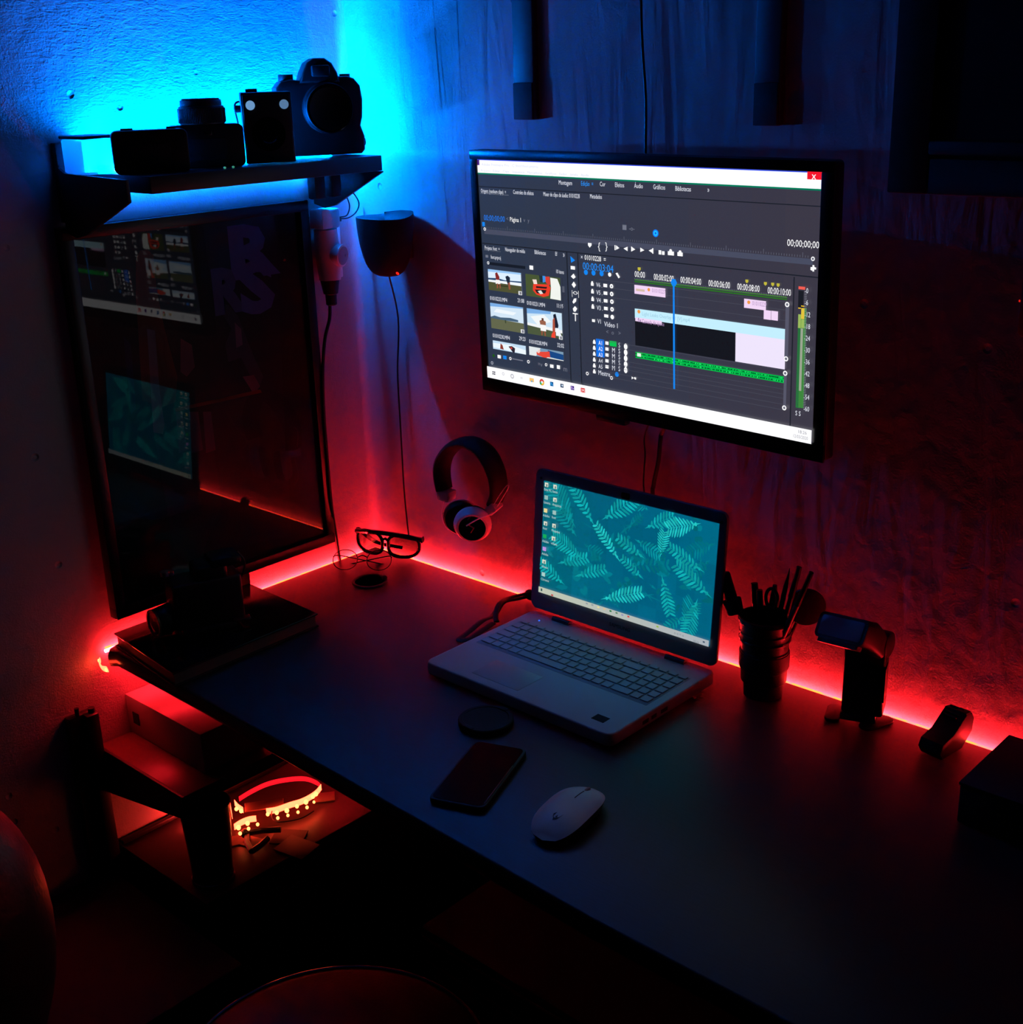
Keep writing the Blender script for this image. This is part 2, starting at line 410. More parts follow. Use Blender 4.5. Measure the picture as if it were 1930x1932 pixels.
# box camera
t = thing('box_camera', 'old black box camera with two round viewfinders on the shelf', 'camera', (.130, -.277, SZ), (0, 0, -.6))
b = MB(); b.box((.006, 0, .0545), (.078, .078, .107), bev=.0025); b.build('body', BLK, t)
b = MB(); b.box((.0465, 0, .0545), (.003, .073, .1), bev=.001); b.build('face_plate', BLKM, t)
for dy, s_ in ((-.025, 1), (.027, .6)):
    b = MB(); b.cyl((.046, dy, .089), (.0495, dy, .089), .0072, seg=20); b.build('viewfinder', mat('viewfinder_glint', (150, 190, 210), .08, spec=.8, emit=(.25, .55, 1), es=.55*s_), t)  # blue glint put in as emission; the glass is no lamp
b = MB(); b.lathe([(.026, 0), (.026, .002), (.014, .003), (.012, .001)], frame_m((.047, 0, .045), (0, 1, 0), (0, 0, 1)), 30); b.build('lens_ring', BLKG, t)
b = MB(); b.tube(bez([(.0, -.040, .095), (.0, -.048, .088), (0, -.045, .06), (0, -.0435, .03), (.02, -.0425, .004)], 6), .0018, 6); b.build('strap', BLKM, t)
b = MB(); b.cyl((0, -.039, .083), (0, -.048, .083), .006, seg=14); b.build('winding_key', BLK, t)
b = MB(); b.box((0, -.02, .1105), (.012, .018, .005), bev=.001); b.build('catch', BLK, t)

# big reflex camera with battery grip
t = thing('reflex_camera', 'large black reflex camera with battery grip at the right end of the shelf', 'camera', (.096, -.143, SZ), (0, 0, -.5))
m = frame_m((-.026, 0, 0), (0, 1, 0), (0, 0, 1))
body = [(-.066, .002), (.066, .002), (.072, .008), (.073, .030), (.067, .048), (.071, .062), (.073, .09), (.070, .112), (.060, .124), (.048, .128), (.028, .127), (.02, .12), (-.026, .122), (-.045, .125), (-.062, .122), (-.071, .112), (-.073, .09), (-.07, .05), (-.072, .02)]
b = MB(); b.prism(body, .052, m, bev=.004, seg=3); b.build('body', BLK, t)
b = MB(); m2 = frame_m((-.02, 0, 0), (0, 1, 0), (0, 0, 1))
b.prism([(-.032, .118), (-.026, .135), (-.018, .150), (-.006, .157), (.012, .157), (.024, .149), (.032, .134), (.036, .118)], .05, m2, bev=.004, seg=3); b.build('prism_housing', BLK, t)
b = MB(); b.box((.034, .003, .137), (.012, .03, .018), bev=.003); b.build('eyepiece', RUBBER, t)
b = MB(); b.lathe([(.041, 0), (.041, .02), (.038, .022), (.038, .034), (.0345, .036), (.033, .03), (.02, .026)], frame_m((.024, .01, .078), (0, 1, 0), (0, 0, 1)), 40); b.build('lens', BLK, t)
b = MB(); b.lathe([(.0375, .034), (.0385, .0345), (.0385, .0365), (.037, .037)], frame_m((.024, .01, .078), (0, 1, 0), (0, 0, 1)), 40, cap=False); b.build('filter_ring', BLKG, t)
b = MB(); b.cyl((0, -.05, .122), (0, -.05, .133), .0125, seg=24, bev=.001); b.build('mode_dial', BLK, t)
b = MB(); b.cyl((0, .05, .126), (0, .05, .131), .009, seg=18); b.build('shutter_button', BLK, t)
b = MB(); b.ball((.006, -.074, .098), (.004, .003, .005), 12); b.build('strap_lug', CHROME, t)
b = MB(); b.cyl((0, .07, .02), (0, .078, .02), .006, seg=14); b.build('grip_dial', RUBBER, t)

# ------------------------------------------------------------ framed poster
PX = .005; PD = .028
py0, py1, pz0, pz1 = -.6015, -.1255, .795, 1.4435
poster = thing('framed_poster', 'tall black-framed poster behind glass on the left wall below the shelf', 'framed poster', (0, (py0+py1)/2, pz0))
fo = mat('frame_black', '0e0808', .35, bump=.1, scale=200, vary=.2)
FWD_ = .019
def bar(y0, y1, z0, z1):
    return MB().box(((PX+PD)/2, (y0+y1)/2, (z0+z1)/2), (PD-PX+.004, abs(y1-y0), abs(z1-z0)), bev=.002)
bm_ = MB()
bm_.box(((PX+PD)/2, (py0+py1)/2, pz1-FWD_/2), (PD-PX, py1-py0, FWD_), bev=.0015)
bm_.box(((PX+PD)/2, (py0+py1)/2, pz0+FWD_/2), (PD-PX, py1-py0, FWD_), bev=.0015)
bm_.box(((PX+PD)/2, py0+FWD_/2, (pz0+pz1)/2), (PD-PX, FWD_, pz1-pz0-2*FWD_+.002), bev=.0015)
bm_.box(((PX+PD)/2, py1-FWD_/2, (pz0+pz1)/2), (PD-PX, FWD_, pz1-pz0-2*FWD_+.002), bev=.0015)
bm_.build('frame', fo, poster, world=True)
# printed sheet: flat colours in one mesh
SH = .012
def onp(px, py):  # point on the poster sheet seen at a pixel
    p = at(px, py, 0, SH); return (p.y, p.z)
b = MB(color=True)
b.face([(SH, py0+.01, pz0+.01), (SH, py1-.01, pz0+.01), (SH, py1-.01, pz1-.01), (SH, py0+.01, pz1-.01)], (14, 12, 16))
lay = [0]
def poly(pp, col, px=True):
    lay[0] += 1; x = SH + lay[0]*.00006
    q = [at(100+a*.3005, 380+c*.3005, 0, SH) for a, c in pp]
    b.face([(x, p.y, p.z) for p in reversed(q)], col)
poly([(980, 170), (1400, 150), (1420, 700), (1460, 1500), (1500, 2100), (1000, 2200)], (34, 24, 40))
poly([(520, 370), (545, 310), (590, 300), (630, 340), (650, 560), (700, 800), (780, 1100), (770, 1260), (690, 1290), (560, 1250), (540, 900), (520, 600)], (120, 42, 22))
poly([(590, 800), (640, 810), (670, 1200), (700, 1400), (690, 1460), (630, 1450)], (150, 110, 130))
poly([(440, 840), (490, 900), (520, 1300), (490, 1340)], (30, 30, 70))
poly([(800, 860), (870, 900), (890, 1040), (840, 1100), (800, 1070)], (140, 70, 90))
poly([(1020, 640), (1100, 650), (1160, 720), (1250, 950), (1320, 1100), (1300, 1150), (1230, 1080), (1180, 980), (1100, 1010), (1080, 900), (1120, 800), (1060, 700)], (70, 58, 84))
poly([(1140, 760), (1180, 800), (1190, 900), (1150, 920)], (150, 100, 130))
poly([(1190, 1100), (1260, 1090), (1300, 1160), (1260, 1210)], (150, 80, 110))
poly([(760, 1300), (1300, 1180), (1310, 1200), (770, 1320)], (150, 40, 20))
poly([(640, 1500), (780, 1400), (980, 1400), (1060, 1900), (900, 2300), (760, 2200)], (52, 30, 46))
for k, (xx, ww) in enumerate(((770, 40), (850, 60), (940, 50))):
    poly([(xx, 1320), (xx+ww, 1320), (xx+ww+30, 1560), (xx+20, 1580)], (120, 70, 100))
poly([(300, 1500), (640, 1560), (700, 2000), (500, 2300), (320, 2000)], (18, 14, 20))
poly([(1130, 2350), (1230, 2330), (1240, 2420), (1140, 2450)], (90, 30, 20))
def ptext(s, a, c, size, col, sx=1):
    lay[0] += 1; p = at(100+a*.3005, 380+c*.3005, 0, SH)
    b.text(s, size, frame_m((SH+lay[0]*.00006, p.y, p.z), (0, 1, 0), (0, 0, 1)), sx=sx, col=col, bold=.006)
LC = (120, 104, 190)
ptext('R', 1110, 480, .118, LC, 1.3); ptext('R', 1010, 700, .10, (100, 84, 150), .95); ptext('S', 1190, 700, .12, LC, 1.25)
PRINT = bpy.data.materials.new('poster_print'); PRINT.use_nodes = True
_nt = PRINT.node_tree; _a = _nt.nodes.new('ShaderNodeAttribute'); _a.attribute_name = 'Col'; _p = _nt.nodes['Principled BSDF']; _p.inputs['Roughness'].default_value = .6
_h = _nt.nodes.new('ShaderNodeMix'); _h.data_type = 'RGBA'; _h.blend_type = 'MULTIPLY'; _h.inputs[0].default_value = .3
_n = _nt.nodes.new('ShaderNodeTexNoise'); _n.inputs['Scale'].default_value = 40; _nt.links.new(_a.outputs['Color'], _h.inputs[6]); _nt.links.new(_n.outputs['Fac'], _h.inputs[7]); _nt.links.new(_h.outputs[2], _p.inputs['Base Color'])
b.build('printed_sheet', PRINT, poster, world=True, smooth=0)
GLASS = bpy.data.materials.new('pane_glass'); GLASS.use_nodes = True
_nt = GLASS.node_tree; _nt.nodes.remove(_nt.nodes['Principled BSDF'])
_t = _nt.nodes.new('ShaderNodeBsdfTransparent'); _g = _nt.nodes.new('ShaderNodeBsdfGlossy'); _g.inputs['Roughness'].default_value = .012
_f = _nt.nodes.new('ShaderNodeFresnel'); _f.inputs['IOR'].default_value = 1.52; _mx = _nt.nodes.new('ShaderNodeMixShader')
_nz = _nt.nodes.new('ShaderNodeTexNoise'); _nz.inputs['Scale'].default_value = 9; _mr = _nt.nodes.new('ShaderNodeMapRange'); _mr.inputs[3].default_value = .008; _mr.inputs[4].default_value = .03
_nt.links.new(_nz.outputs[0], _mr.inputs[0]); _nt.links.new(_mr.outputs[0], _g.inputs['Roughness'])
_nt.links.new(_f.outputs[0], _mx.inputs[0]); _nt.links.new(_t.outputs[0], _mx.inputs[1]); _nt.links.new(_g.outputs[0], _mx.inputs[2]); _nt.links.new(_mx.outputs[0], _nt.nodes['Material Output'].inputs[0])
b = MB(); gx_ = .0215
b.face([(gx_, py0+.012, pz0+.012), (gx_, py1-.012, pz0+.012), (gx_, py1-.012, pz1-.012), (gx_, py0+.012, pz1-.012)]); b.build('glass_pane', GLASS, poster, world=True, smooth=0)

# ------------------------------------------------------------ plug adapter, charger and cords by the corner
t = thing('socket_adapter', 'white three-way socket adapter plugged in beside the framed poster', 'adapter', (0, -.088, 1.36))
b = MB(); b.box((.004, -.078, 1.352), (.008, .075, .115), bev=.002); b.build('wall_plate', WHT, t, world=True)
b = MB(); b.tube([(.03, -.0935, 1.389), (.03, -.0925, 1.36), (.031, -.0915, 1.33), (.032, -.0925, 1.298)], [.021, .0225, .0225, .0195], 20); b.build('body', WHT, t, world=True)
b = MB(); b.cyl((.03, -.09, 1.345), (.058, -.080, 1.342), .0195, .0205, seg=28, bev=.001); b.build('socket_boss', WHT, t, world=True)
b = MB(); b.cyl((.0578, -.0801, 1.342), (.0590, -.0797, 1.3419), .0165, seg=28)
for dz in (-.006, .006): b.cyl((.0585, -.080+dz, 1.342), (.0597, -.0795+dz, 1.3418), .0025, seg=10)
b.build('socket_face', mat('socket_grey', '9aa0a6', .5), t, world=True)
t = thing('usb_charger', 'white cube charger on top of the socket adapter', 'charger', (.03, -.093, 1.39))
b = MB(); b.box((.03, -.0925, 1.408), (.034, .044, .034), rot=(0, 0, .1), bev=.003); b.build('body', WHT, t, world=True)
b = MB(); b.box((.03, -.064, 1.4035), (.007, .016, .009), bev=.0015); b.build('connector', BLK, t, world=True)
o = MB().tube(bez([(.03, -.058, 1.404), (.033, -.040, 1.404), (.03, -.018, 1.412), (.03, -.010, 1.428), (.028, -.022, 1.448), (.03, -.046, 1.462), (.03, -.058, 1.474)], 8), .0013, 6).build('charging_cable', CABLE, origin=(.03, -.04, 1.40))
tag(o, 'thin looped cable from the white charger up to the shelf strip', 'cable', 'looped charger cables')
o = MB().tube(bez([(.03, -.058, 1.407), (.034, -.044, 1.409), (.034, -.036, 1.425), (.030, -.04, 1.445), (.03, -.054, 1.468)], 8), .0013, 6).build('charging_cable', CABLE, origin=(.03, -.05, 1.41))
tag(o, 'short inner thin cable loop rising from the white charger', 'cable', 'looped charger cables')
t = thing('power_plug', 'black power plug hanging below the white socket adapter with its cord', 'plug', (.032, -.093, 1.296))
b = MB(); b.lathe([(.008, -.046), (.010, -.044), (.0105, -.026), (.0135, -.024), (.0175, 0)], Matrix.Translation((.032, -.0935, 1.2975)), 20); b.build('plug_body', RUBBER, t, world=True)
cp = [(at(x, y, 0, .030)) for x, y in ((622, 565), (622, 600), (613, 640), (609, 700), (611, 780), (617, 860), (625, 950), (633, 1010), (636, 1046))]
cp[-1] = Vector((.0125, cp[-1].y+.02, .74)); cp[-2] = Vector((.02, -.118, .81))
b = MB(); b.tube(bez(cp, 6), .0032, 8); b.build('cord', CABLE, t, world=True)

# ------------------------------------------------------------ black wall speaker near the corner
t = thing('wall_speaker', 'black bowl-shaped speaker mounted on the right wall near the corner', 'speaker', (.15, 0, 1.36))
# silhouette in the plane y = -.055, flat top, round below
sil = [(663, 412), (690, 417), (720, 418), (738, 413), (755, 407), (766, 414), (776, 430), (782, 455), (783, 475), (776, 497), (762, 514), (745, 521), (722, 521), (702, 513), (685, 495), (671, 468), (664, 440)]
P = [at(x, y, 1, -.055) for x, y in sil]
cc = sum(P, Vector())/len(P)
b = MB()
def bowl(u, v):
    a = 2*PI*u
    if v <= .12: k = v/.12; z = .0 + .006*(1-k)*math.sin(a); 
    else: k = math.cos((v-.12)/.88*PI/2)**.55; z = -.104*math.sin((v-.12)/.88*PI/2)**1.15
    hump = .010*max(0, math.cos(a-1.0))**2*(1-min(1, max(0, v-.05)*1.1))
    return Vector((.141+.060*k*math.cos(a), -.048+.043*k*math.sin(a), 1.412+z+hump*(.3+.7*min(1, v/.1))))
b.grid(bowl, 40, 24); bmesh.ops.remove_doubles(b.bm, verts=b.bm.verts[:], dist=.00005)
bmesh.ops.recalc_face_normals(b.bm, faces=b.bm.faces[:])
b.box((.135, -.004, 1.36), (.05, .008, .05), bev=.002)
b.build('housing', BLKM, t, world=True)
p = at(750, 516, 1, -.062)
b = MB(); b.ball(p, (.004, .002, .0022), 10, rot=(0, .4, 0)); b.build('indicator_light', mat('red_indicator', (200, 20, 20), .4, emit=(1, .02, .01), es=1.2), t, world=True)
cp = [Vector((.155, -.06, 1.318))] + [at(x, y, 1, -.012) for x, y in ((751, 600), (750, 700), (754, 780), (758, 850), (762, 920), (768, 985), (771, 1010))]
b = MB(); b.tube(bez(cp, 6), .0016, 6); b.build('cord', CABLE, t, world=True)

# ------------------------------------------------------------ television
TV0 = Vector((.7413, -.116, 1.3465)); TVR = (math.radians(1.52), 0, math.radians(-2.77))
tv = thing('television', 'wall-mounted flat television showing a video editing timeline', 'television', TV0, TVR)
SW, SHH = .62, .62*9/16
b = MB(); L_, R2, T_, B_ = .0155, .0175, .0135, .024
m = frame_m((0, .022, 0), (1, 0, 0), (0, 0, 1))     # local z -> -y
out = rrect(SW+L_+R2, SHH+T_+B_, .006, 5, (R2-L_)/2, (T_-B_)/2)
b.prism(out, .020, m, bev=.002)
b.box((-.02, .040, -.01), (.34, .04, .22), bev=.012)
b.build('cabinet', BLK, tv)
b = MB()
# raised front bezel around the screen
y = -.0015
for (x0, x1, z0, z1) in ((-SW/2-L_, SW/2+R2, SHH/2, SHH/2+T_), (-SW/2-L_, SW/2+R2, -SHH/2-B_, -SHH/2), (-SW/2-L_, -SW/2, -SHH/2, SHH/2), (SW/2, SW/2+R2, -SHH/2, SHH/2)):
    b.box(((x0+x1)/2, y+.001, (z0+z1)/2), (x1-x0, .005, z1-z0), bev=.001)
b.build('bezel', mat('bezel_gloss', '060608', .28), tv)
b = MB(); b.box((-.045, .004, -SHH/2-B_-.004), (.06, .014, .012), bev=.004); b.build('sensor_bump', BLK, tv)
b = MB(); mm = frame_m((-.030, -.0042, -SHH/2-.017), (1, 0, 0), (0, 0, 1)); b.text('LG', .011, mm, .0001)
b.lathe([(.0048, 0), (.0048, .0004), (.0038, .0004), (.0038, 0)], frame_m((-.039, -.004, -SHH/2-.0135), (1, 0, 0), (0, 0, 1)), 20, cap=False)
b.build('brand_badge', mat('badge_grey', '55585c', .4), tv)
b = MB(); b.box((.02, .098, .0), (.2, .028, .2), bev=.003); b.box((.02, .074, 0), (.08, .03, .08)); b.build('wall_mount', BLK, tv)

def homog(src, dst):
    A = []; B = []
    for (x, y), (u, v) in zip(src, dst):
        A.append([x, y, 1, 0, 0, 0, -u*x, -u*y]); B.append(u); A.append([0, 0, 0, x, y, 1, -v*x, -v*y]); B.append(v)
    h = np.linalg.solve(np.array(A, float), np.array(B, float)); return h
class Scr:
    """a lit display: flat coloured shapes laid over each other in one mesh; u right, v down, both 0..1"""
    def __init__(s, W, H, quad, org=(0, 0, 0)):
        s.W, s.H = W, H; s.b = MB(color=True); s.n = 0; s.h = homog(quad, [(0, 0), (1, 0), (1, 1), (0, 1)]); s.org = org
        s.cr = (0, 0, 1)
    def crop(s, x, y, k): s.cr = (x, y, k)
    def uv(s, x, y):
        x = s.cr[0]+x*s.cr[2]; y = s.cr[1]+y*s.cr[2]; h = s.h
        w_ = h[6]*x+h[7]*y+1; return ((h[0]*x+h[1]*y+h[2])/w_, (h[3]*x+h[4]*y+h[5])/w_)
    def P(s, u, v):
        return Vector((s.org[0]+(u-.5)*s.W, s.org[1]-s.n*.000004, s.org[2]+(.5-v)*s.H))
    def fpoly(s, uvs, col):
        for ax, lim, sg in ((0, 0, 1), (0, 1, -1), (1, 0, 1), (1, 1, -1)):   # keep the picture inside the display
            o_ = []
            for i in range(len(uvs)):
                p, q = uvs[i], uvs[(i+1) % len(uvs)]; dp, dq = (p[ax]-lim)*sg, (q[ax]-lim)*sg
                if dp >= 0: o_.append(p)
                if dp*dq < 0:
                    t = dp/(dp-dq); o_.append((p[0]+(q[0]-p[0])*t, p[1]+(q[1]-p[1])*t))
            uvs = o_
            if len(uvs) < 3: return
        s.n += 1; a = sum(uvs[i][0]*uvs[(i+1) % len(uvs)][1]-uvs[(i+1) % len(uvs)][0]*uvs[i][1] for i in range(len(uvs)))
        if a > 0: uvs = list(reversed(uvs))
        s.b.face([s.P(u, v) for u, v in uvs], col)
    def R(s, u0, v0, u1, v1, col): s.fpoly([(u0, v0), (u1, v0), (u1, v1), (u0, v1)], col)
    def rect(s, x0, y0, x1, y1, col):
        a = s.uv(x0, y0); c = s.uv(x1, y1); s.R(a[0], a[1], c[0], c[1], col); return (*a, *c)
    def disc(s, x, y, r, col, n=14, asp=None):
        u, v = s.uv(x, y); asp = asp or s.W/s.H
        s.fpoly([(u+r*math.cos(2*PI*k/n), v+r*asp*math.sin(2*PI*k/n)) for k in range(n)], col)
    def ring(s, x, y, r, col, bg): s.disc(x, y, r, col); s.disc(x, y, r*.55, bg)
    def text(s, x, y, t, size, col, sx=1, align='LEFT'):
        """x, y the left end of the text's middle line"""
        u, v = s.uv(x, y); s.n += 1; p = s.P(u, v); p.z -= size*.33
        s.b.text(t, size, frame_m(p, (1, 0, 0), (0, 0, 1)), sx=sx, col=col, align=align)
def shapes(s, box, items):
    """little picture inside a box given as fractions"""
    u0, v0, u1, v1 = box
    for col, pp in items: s.fpoly([(u0+a*(u1-u0), v0+c*(v1-v0)) for a, c in pp], col)

T = Scr(SW, SHH, [(903, 298), (1549, 325), (1537, 836), (921.6, 712)], (0, -.0006, 0))
WH = (250, 250, 252); DK = (26, 30, 40); BL = (20, 130, 235); TX = (225, 228, 240); GR = (110, 114, 130)
A = (870, 260, .1917); Bc = (1230, 280, .1917); Cc = (890, 490, .171); D = (1190, 480, .2124)
N_ = 12
for k in range(N_):      # the window's grey, slightly bluer at the left of the panel
    f = k/(N_-1); T.R(k/N_, 0, (k+1)/N_, 1, (int(44+14*f), int(54+1*f), int(74-6*f))); 
T.crop(*A); vw = T.uv(180, 340)[1]
T.R(0, 0, 1, vw, WH); T.R(0, 0, 1, .004, (40, 70, 230)); T.R(0, vw-.004, 1, vw+.002, (0, 120, 90))
T.rect(150, 205, 195, 258, (70, 30, 120))
T.text(215, 250, 'Adobe Premiere Pro - C:\\foot\\foot.prproj', .0058, (205, 208, 225), 1.25)
T.text(205, 308, 'Arquivo   Editar   Clipe   Sequencia   Marcadores   Graficos   Exibir   Janela   Ajuda', .0052, (200, 204, 222), 1.3)
T.crop(*Bc); T.rect(1520, 228, 1680, 312, (235, 20, 40)); T.text(1562, 270, 'x', .013, WH)
T.crop(*A)
v1 = T.uv(200, 467)[1]; T.R(0, v1-.0018, 1, v1+.0018, DK)
for x, y, s_, c_ in ((975, 430, 'Montagem', TX), (1195, 440, 'Edição  =', (30, 150, 255)), (1380, 447, 'Cor', TX), (1528, 455, 'Efeitos', TX), (1718, 465, 'Áudio', TX)):
    T.text(x, y, s_, .0092, c_, .70)
T.rect(200, 535, 482, 553, TX)
for x, y, s_ in ((205, 508, 'Origem: (nenhum clipe)  ='), (525, 522, 'Controles de efeitos'), (823, 543, 'Mixer de clipe de áudio: 01010228'), (1283, 566, 'Metadados')):
    T.text(x, y, s_, .0088, TX, .60)
T.crop(*Bc)
for x, y, s_ in ((25, 372, 'Gráficos'), (240, 388, 'Bibliotecas'), (555, 400, '»')): T.text(x, y, s_, .0092, TX, .68)
T.text(1330, 918, '00;00;00;00', .0125, WH, .82)
T.crop(*A)
T.text(232, 772, '00;00;00;00', .0125, (30, 120, 235), .82); T.text(455, 785, '<', .009, GR); T.text(490, 790, 'Página 1', .0098, WH, .8); T.text(625, 797, 'v  y', .009, GR)
T.text(1600, 872, '▤', .010, GR); T.rect(1605, 850, 1640, 895, GR); T.text(1665, 880, '-o-', .009, GR)
vs0 = T.uv(240, 885)[1]; T.R(.012, vs0, .985, vs0+.022, (70, 74, 94))
for k in range(150):
    u = .02+k*.0064; L2 = .018 if k % 15 == 12 else .008
    T.R(u, vs0-.003-L2, u+.0009, vs0-.003, (100, 104, 120))
T.rect(218, 815, 245, 860, BL); T.ring(243, 885, .0042, WH, (60, 62, 80))
T.crop(*Bc); T.ring(1585, 1076, .0045, WH, (90, 92, 110)); T.disc(52, 825, .0085, (20, 120, 240), 18); T.disc(52, 825, .0058, (30, 190, 250), 18); T.disc(52, 825, .0028, (20, 90, 220), 10)
T.text(1560, 1168, '✚', .011, WH); T.fpoly([T.uv(1560, 1180), T.uv(1590, 1145), T.uv(1608, 1160), T.uv(1575, 1192)], WH)
# transport buttons
T.crop(*A)
def tri(x, y, d, w_=22, h_=24, col=WH): T.fpoly([T.uv(x-d*w_, y-h_-d*3), T.uv(x-d*w_, y+h_-d*3), T.uv(x+d*w_, y+d*2)], col)
T.fpoly([T.uv(1265, 1022), T.uv(1300, 1026), T.uv(1300, 1048), T.uv(1282, 1070), T.uv(1265, 1046)], WH)
for x in (1370, 1442): T.text(x-8, 1055, '{' if x < 1400 else '}', .014, WH)
tri(1558, 1072, 1, 16, 22); T.rect(1527, 1045, 1537, 1095, WH); tri(1635, 1080, -1, 20, 22); tri(1710, 1086, 1, 20, 26); tri(1800, 1094, 1, 20, 22); tri(1880, 1100, -1, 18, 20); T.rect(1898, 1075, 1908, 1130, WH)
T.crop(*Bc)
T.rect(82, 990, 108, 1034, WH); T.rect(115, 1000, 140, 1038, WH); T.rect(172, 1000, 232, 1044, WH); T.disc(200, 998, .004, WH); T.rect(266, 1010, 318, 1052, WH); T.disc(292, 1010, .004, WH)
vp = T.uv(800, 1148)[1]
T.crop(*A); vl = T.uv(232, 1025)[1]
T.R(0, vl-.002, 1, vl+.0022, DK)
# left panel
T.rect(236, 1092, 398, 1110, TX)
for x, y, s_, z_ in ((240, 1068, 'Projeto: foot  =', .0092), (443, 1085, 'Navegador de mídia', .0092), (735, 1112, 'Bibliotecas', .0095), (940, 1130, 'Ef', .009), (1017, 1135, '»', .012), (300, 1160, 'foot.prproj', .0088), (945, 1303, '10 itens', .009)):
    T.text(x, y, s_, z_*.95, TX, .62)
T.rect(248, 1140, 275, 1168, GR)
T.crop(*Cc)
T.rect(205, 12, 605, 92, (22, 28, 40)); T.ring(190, 22, .004, WH, (44, 54, 74)); T.rect(650, 50, 692, 100, WH)
sky = (215, 232, 250); sky2 = (150, 195, 240); gr_ = (78, 80, 50); gr2 = (96, 100, 74); skin = (150, 80, 60)
q1 = T.rect(185, 90, 562, 372, sky)
shapes(T, q1, [(sky2, [(0, 0), (1, 0), (1, .08), (0, .12)]), ((40, 70, 110), [(0, .42), (.3, .38), (.5, .44), (1, .40), (1, .47), (0, .50)]), ((235, 240, 245), [(0, .50), (1, .48), (1, .62), (0, .62)]), (gr_, [(0, .60), (1, .62), (1, 1), (0, 1)]), ((50, 50, 34), [(.25, .70), (.6, .70), (.6, .74), (.3, .75)]),
    ((130, 40, 40), [(.22, .16), (.28, .10), (.35, .32), (.33, .5), (.24, .5)]), ((240, 236, 236), [(.23, .46), (.35, .46), (.37, .66), (.22, .66)]), (skin, [(.26, .64), (.30, .64), (.29, .85), (.25, .88)]), (skin, [(.33, .64), (.37, .64), (.37, .84), (.34, .88)]),
    ((30, 40, 60), [(.53, .26), (.60, .2), (.67, .28), (.66, .5), (.60, .66), (.56, .45)]), (skin, [(.60, .55), (.66, .5), (.67, .84), (.62, .86)])])
q2 = T.rect(604, 142, 998, 440, (70, 84, 50))
shapes(T, q2, [((30, 50, 60), [(.4, 0), (.62, 0), (.6, .3), (.42, .3)]), ((60, 140, 220), [(.5, 0), (.58, 0), (.58, .26), (.5, .3)]), ((210, 60, 50), [(.58, .02), (.7, 0), (.72, .35), (.64, .4), (.58, .25)]), ((235, 215, 205), [(.2, .22), (.32, .2), (.34, .42), (.24, .44)]),
    ((230, 60, 40), [(.22, .42), (.66, .36), (.72, .5), (.66, .86), (.5, .95), (.3, .88), (.2, .7)]), ((30, 26, 30), [(.3, .5), (.62, .48), (.6, .56), (.3, .58)]), ((35, 28, 32), [(.26, .66), (.6, .62), (.56, .78), (.32, .82)]), ((220, 220, 215), [(.34, .72), (.44, .66), (.5, .8), (.42, .84)]),
    ((235, 238, 232), [(.72, .04), (.92, .06), (1, .4), (1, 1), (.70, .98), (.73, .5)])])
q3 = T.rect(206, 465, 584, 808, (205, 224, 240))
shapes(T, q3, [((120, 170, 225), [(0, 0), (1, 0), (1, .05), (0, .14)]), ((232, 240, 246), [(.2, .2), (.8, .24), (.7, .36), (.1, .34)]), ((70, 96, 120), [(0, .55), (.12, .48), (.3, .52), (.45, .5), (.6, .48), (.84, .52), (.84, .60), (0, .62)]), (gr2, [(0, .6), (1, .62), (1, 1), (0, 1)]), ((60, 70, 50), [(.43, .6), (.47, .6), (.47, .72), (.44, .72)])])
q4 = T.rect(616, 525, 1014, 872, (198, 222, 240))
shapes(T, q4, [((120, 170, 225), [(0, 0), (.7, 0), (.68, .1), (0, .2)]), ((235, 240, 242), [(.1, .3), (.5, .16), (.7, .4), (.3, .6)]), ((235, 238, 240), [(0, .56), (.5, .6), (1, .66), (1, .78), (0, .66)]), ((74, 86, 60), [(0, .66), (1, .78), (1, 1), (0, 1)]),
    ((150, 95, 75), [(.36, .42), (.44, .36), (.54, .42), (.54, .58), (.38, .58)]), ((90, 50, 40), [(.42, .3), (.48, .3), (.48, .4), (.43, .4)]), ((242, 242, 242), [(.38, .56), (.54, .56), (.54, .8), (.38, .8)]), (skin, [(.4, .8), (.44, .8), (.43, .98), (.4, .98)]), (skin, [(.48, .8), (.52, .8), (.53, .98), (.49, .98)]),
    ((26, 32, 50), [(.76, .1), (.83, .05), (.9, .5), (.88, .62), (.78, .6)]), ((170, 80, 60), [(.74, .3), (.8, .2), (.8, .75), (.72, .9)]), ((235, 70, 50), [(.7, .85), (.8, .72), (.8, 1), (.68, 1)]), ((235, 240, 245), [(.82, .6), (.9, .6), (.98, .9), (.82, .9)])])
q5 = T.rect(232, 885, 604, 1046, (190, 216, 238))
shapes(T, q5, [((230, 240, 246), [(0, .3), (.5, .2), (1, .5), (1, 1), (0, .8)]), ((140, 60, 50), [(.24, .2), (.3, .4), (.33, .9), (.22, .85)]), ((40, 36, 50), [(.48, .4), (.58, .3), (.68, .5), (.66, 1), (.6, 1)]), ((200, 70, 60), [(.52, .5), (.58, .4), (.6, .6), (.56, .7)])])
q6 = T.rect(638, 950, 1024, 1116, (120, 150, 175))
shapes(T, q6, [((220, 226, 228), [(0, 0), (.35, 0), (.2, 1), (0, 1)]), ((24, 70, 130), [(.55, .1), (1, .3), (1, 1), (.6, .8)]), ((225, 70, 55), [(.22, .5), (.5, .3), (.6, .2), (.62, 1), (.4, 1), (.22, .8)]), ((235, 200, 190), [(.28, .2), (.34, .3), (.3, .6), (.24, .6)]), ((225, 228, 225), [(.55, .88), (1, .92), (1, 1), (.5, 1)])])
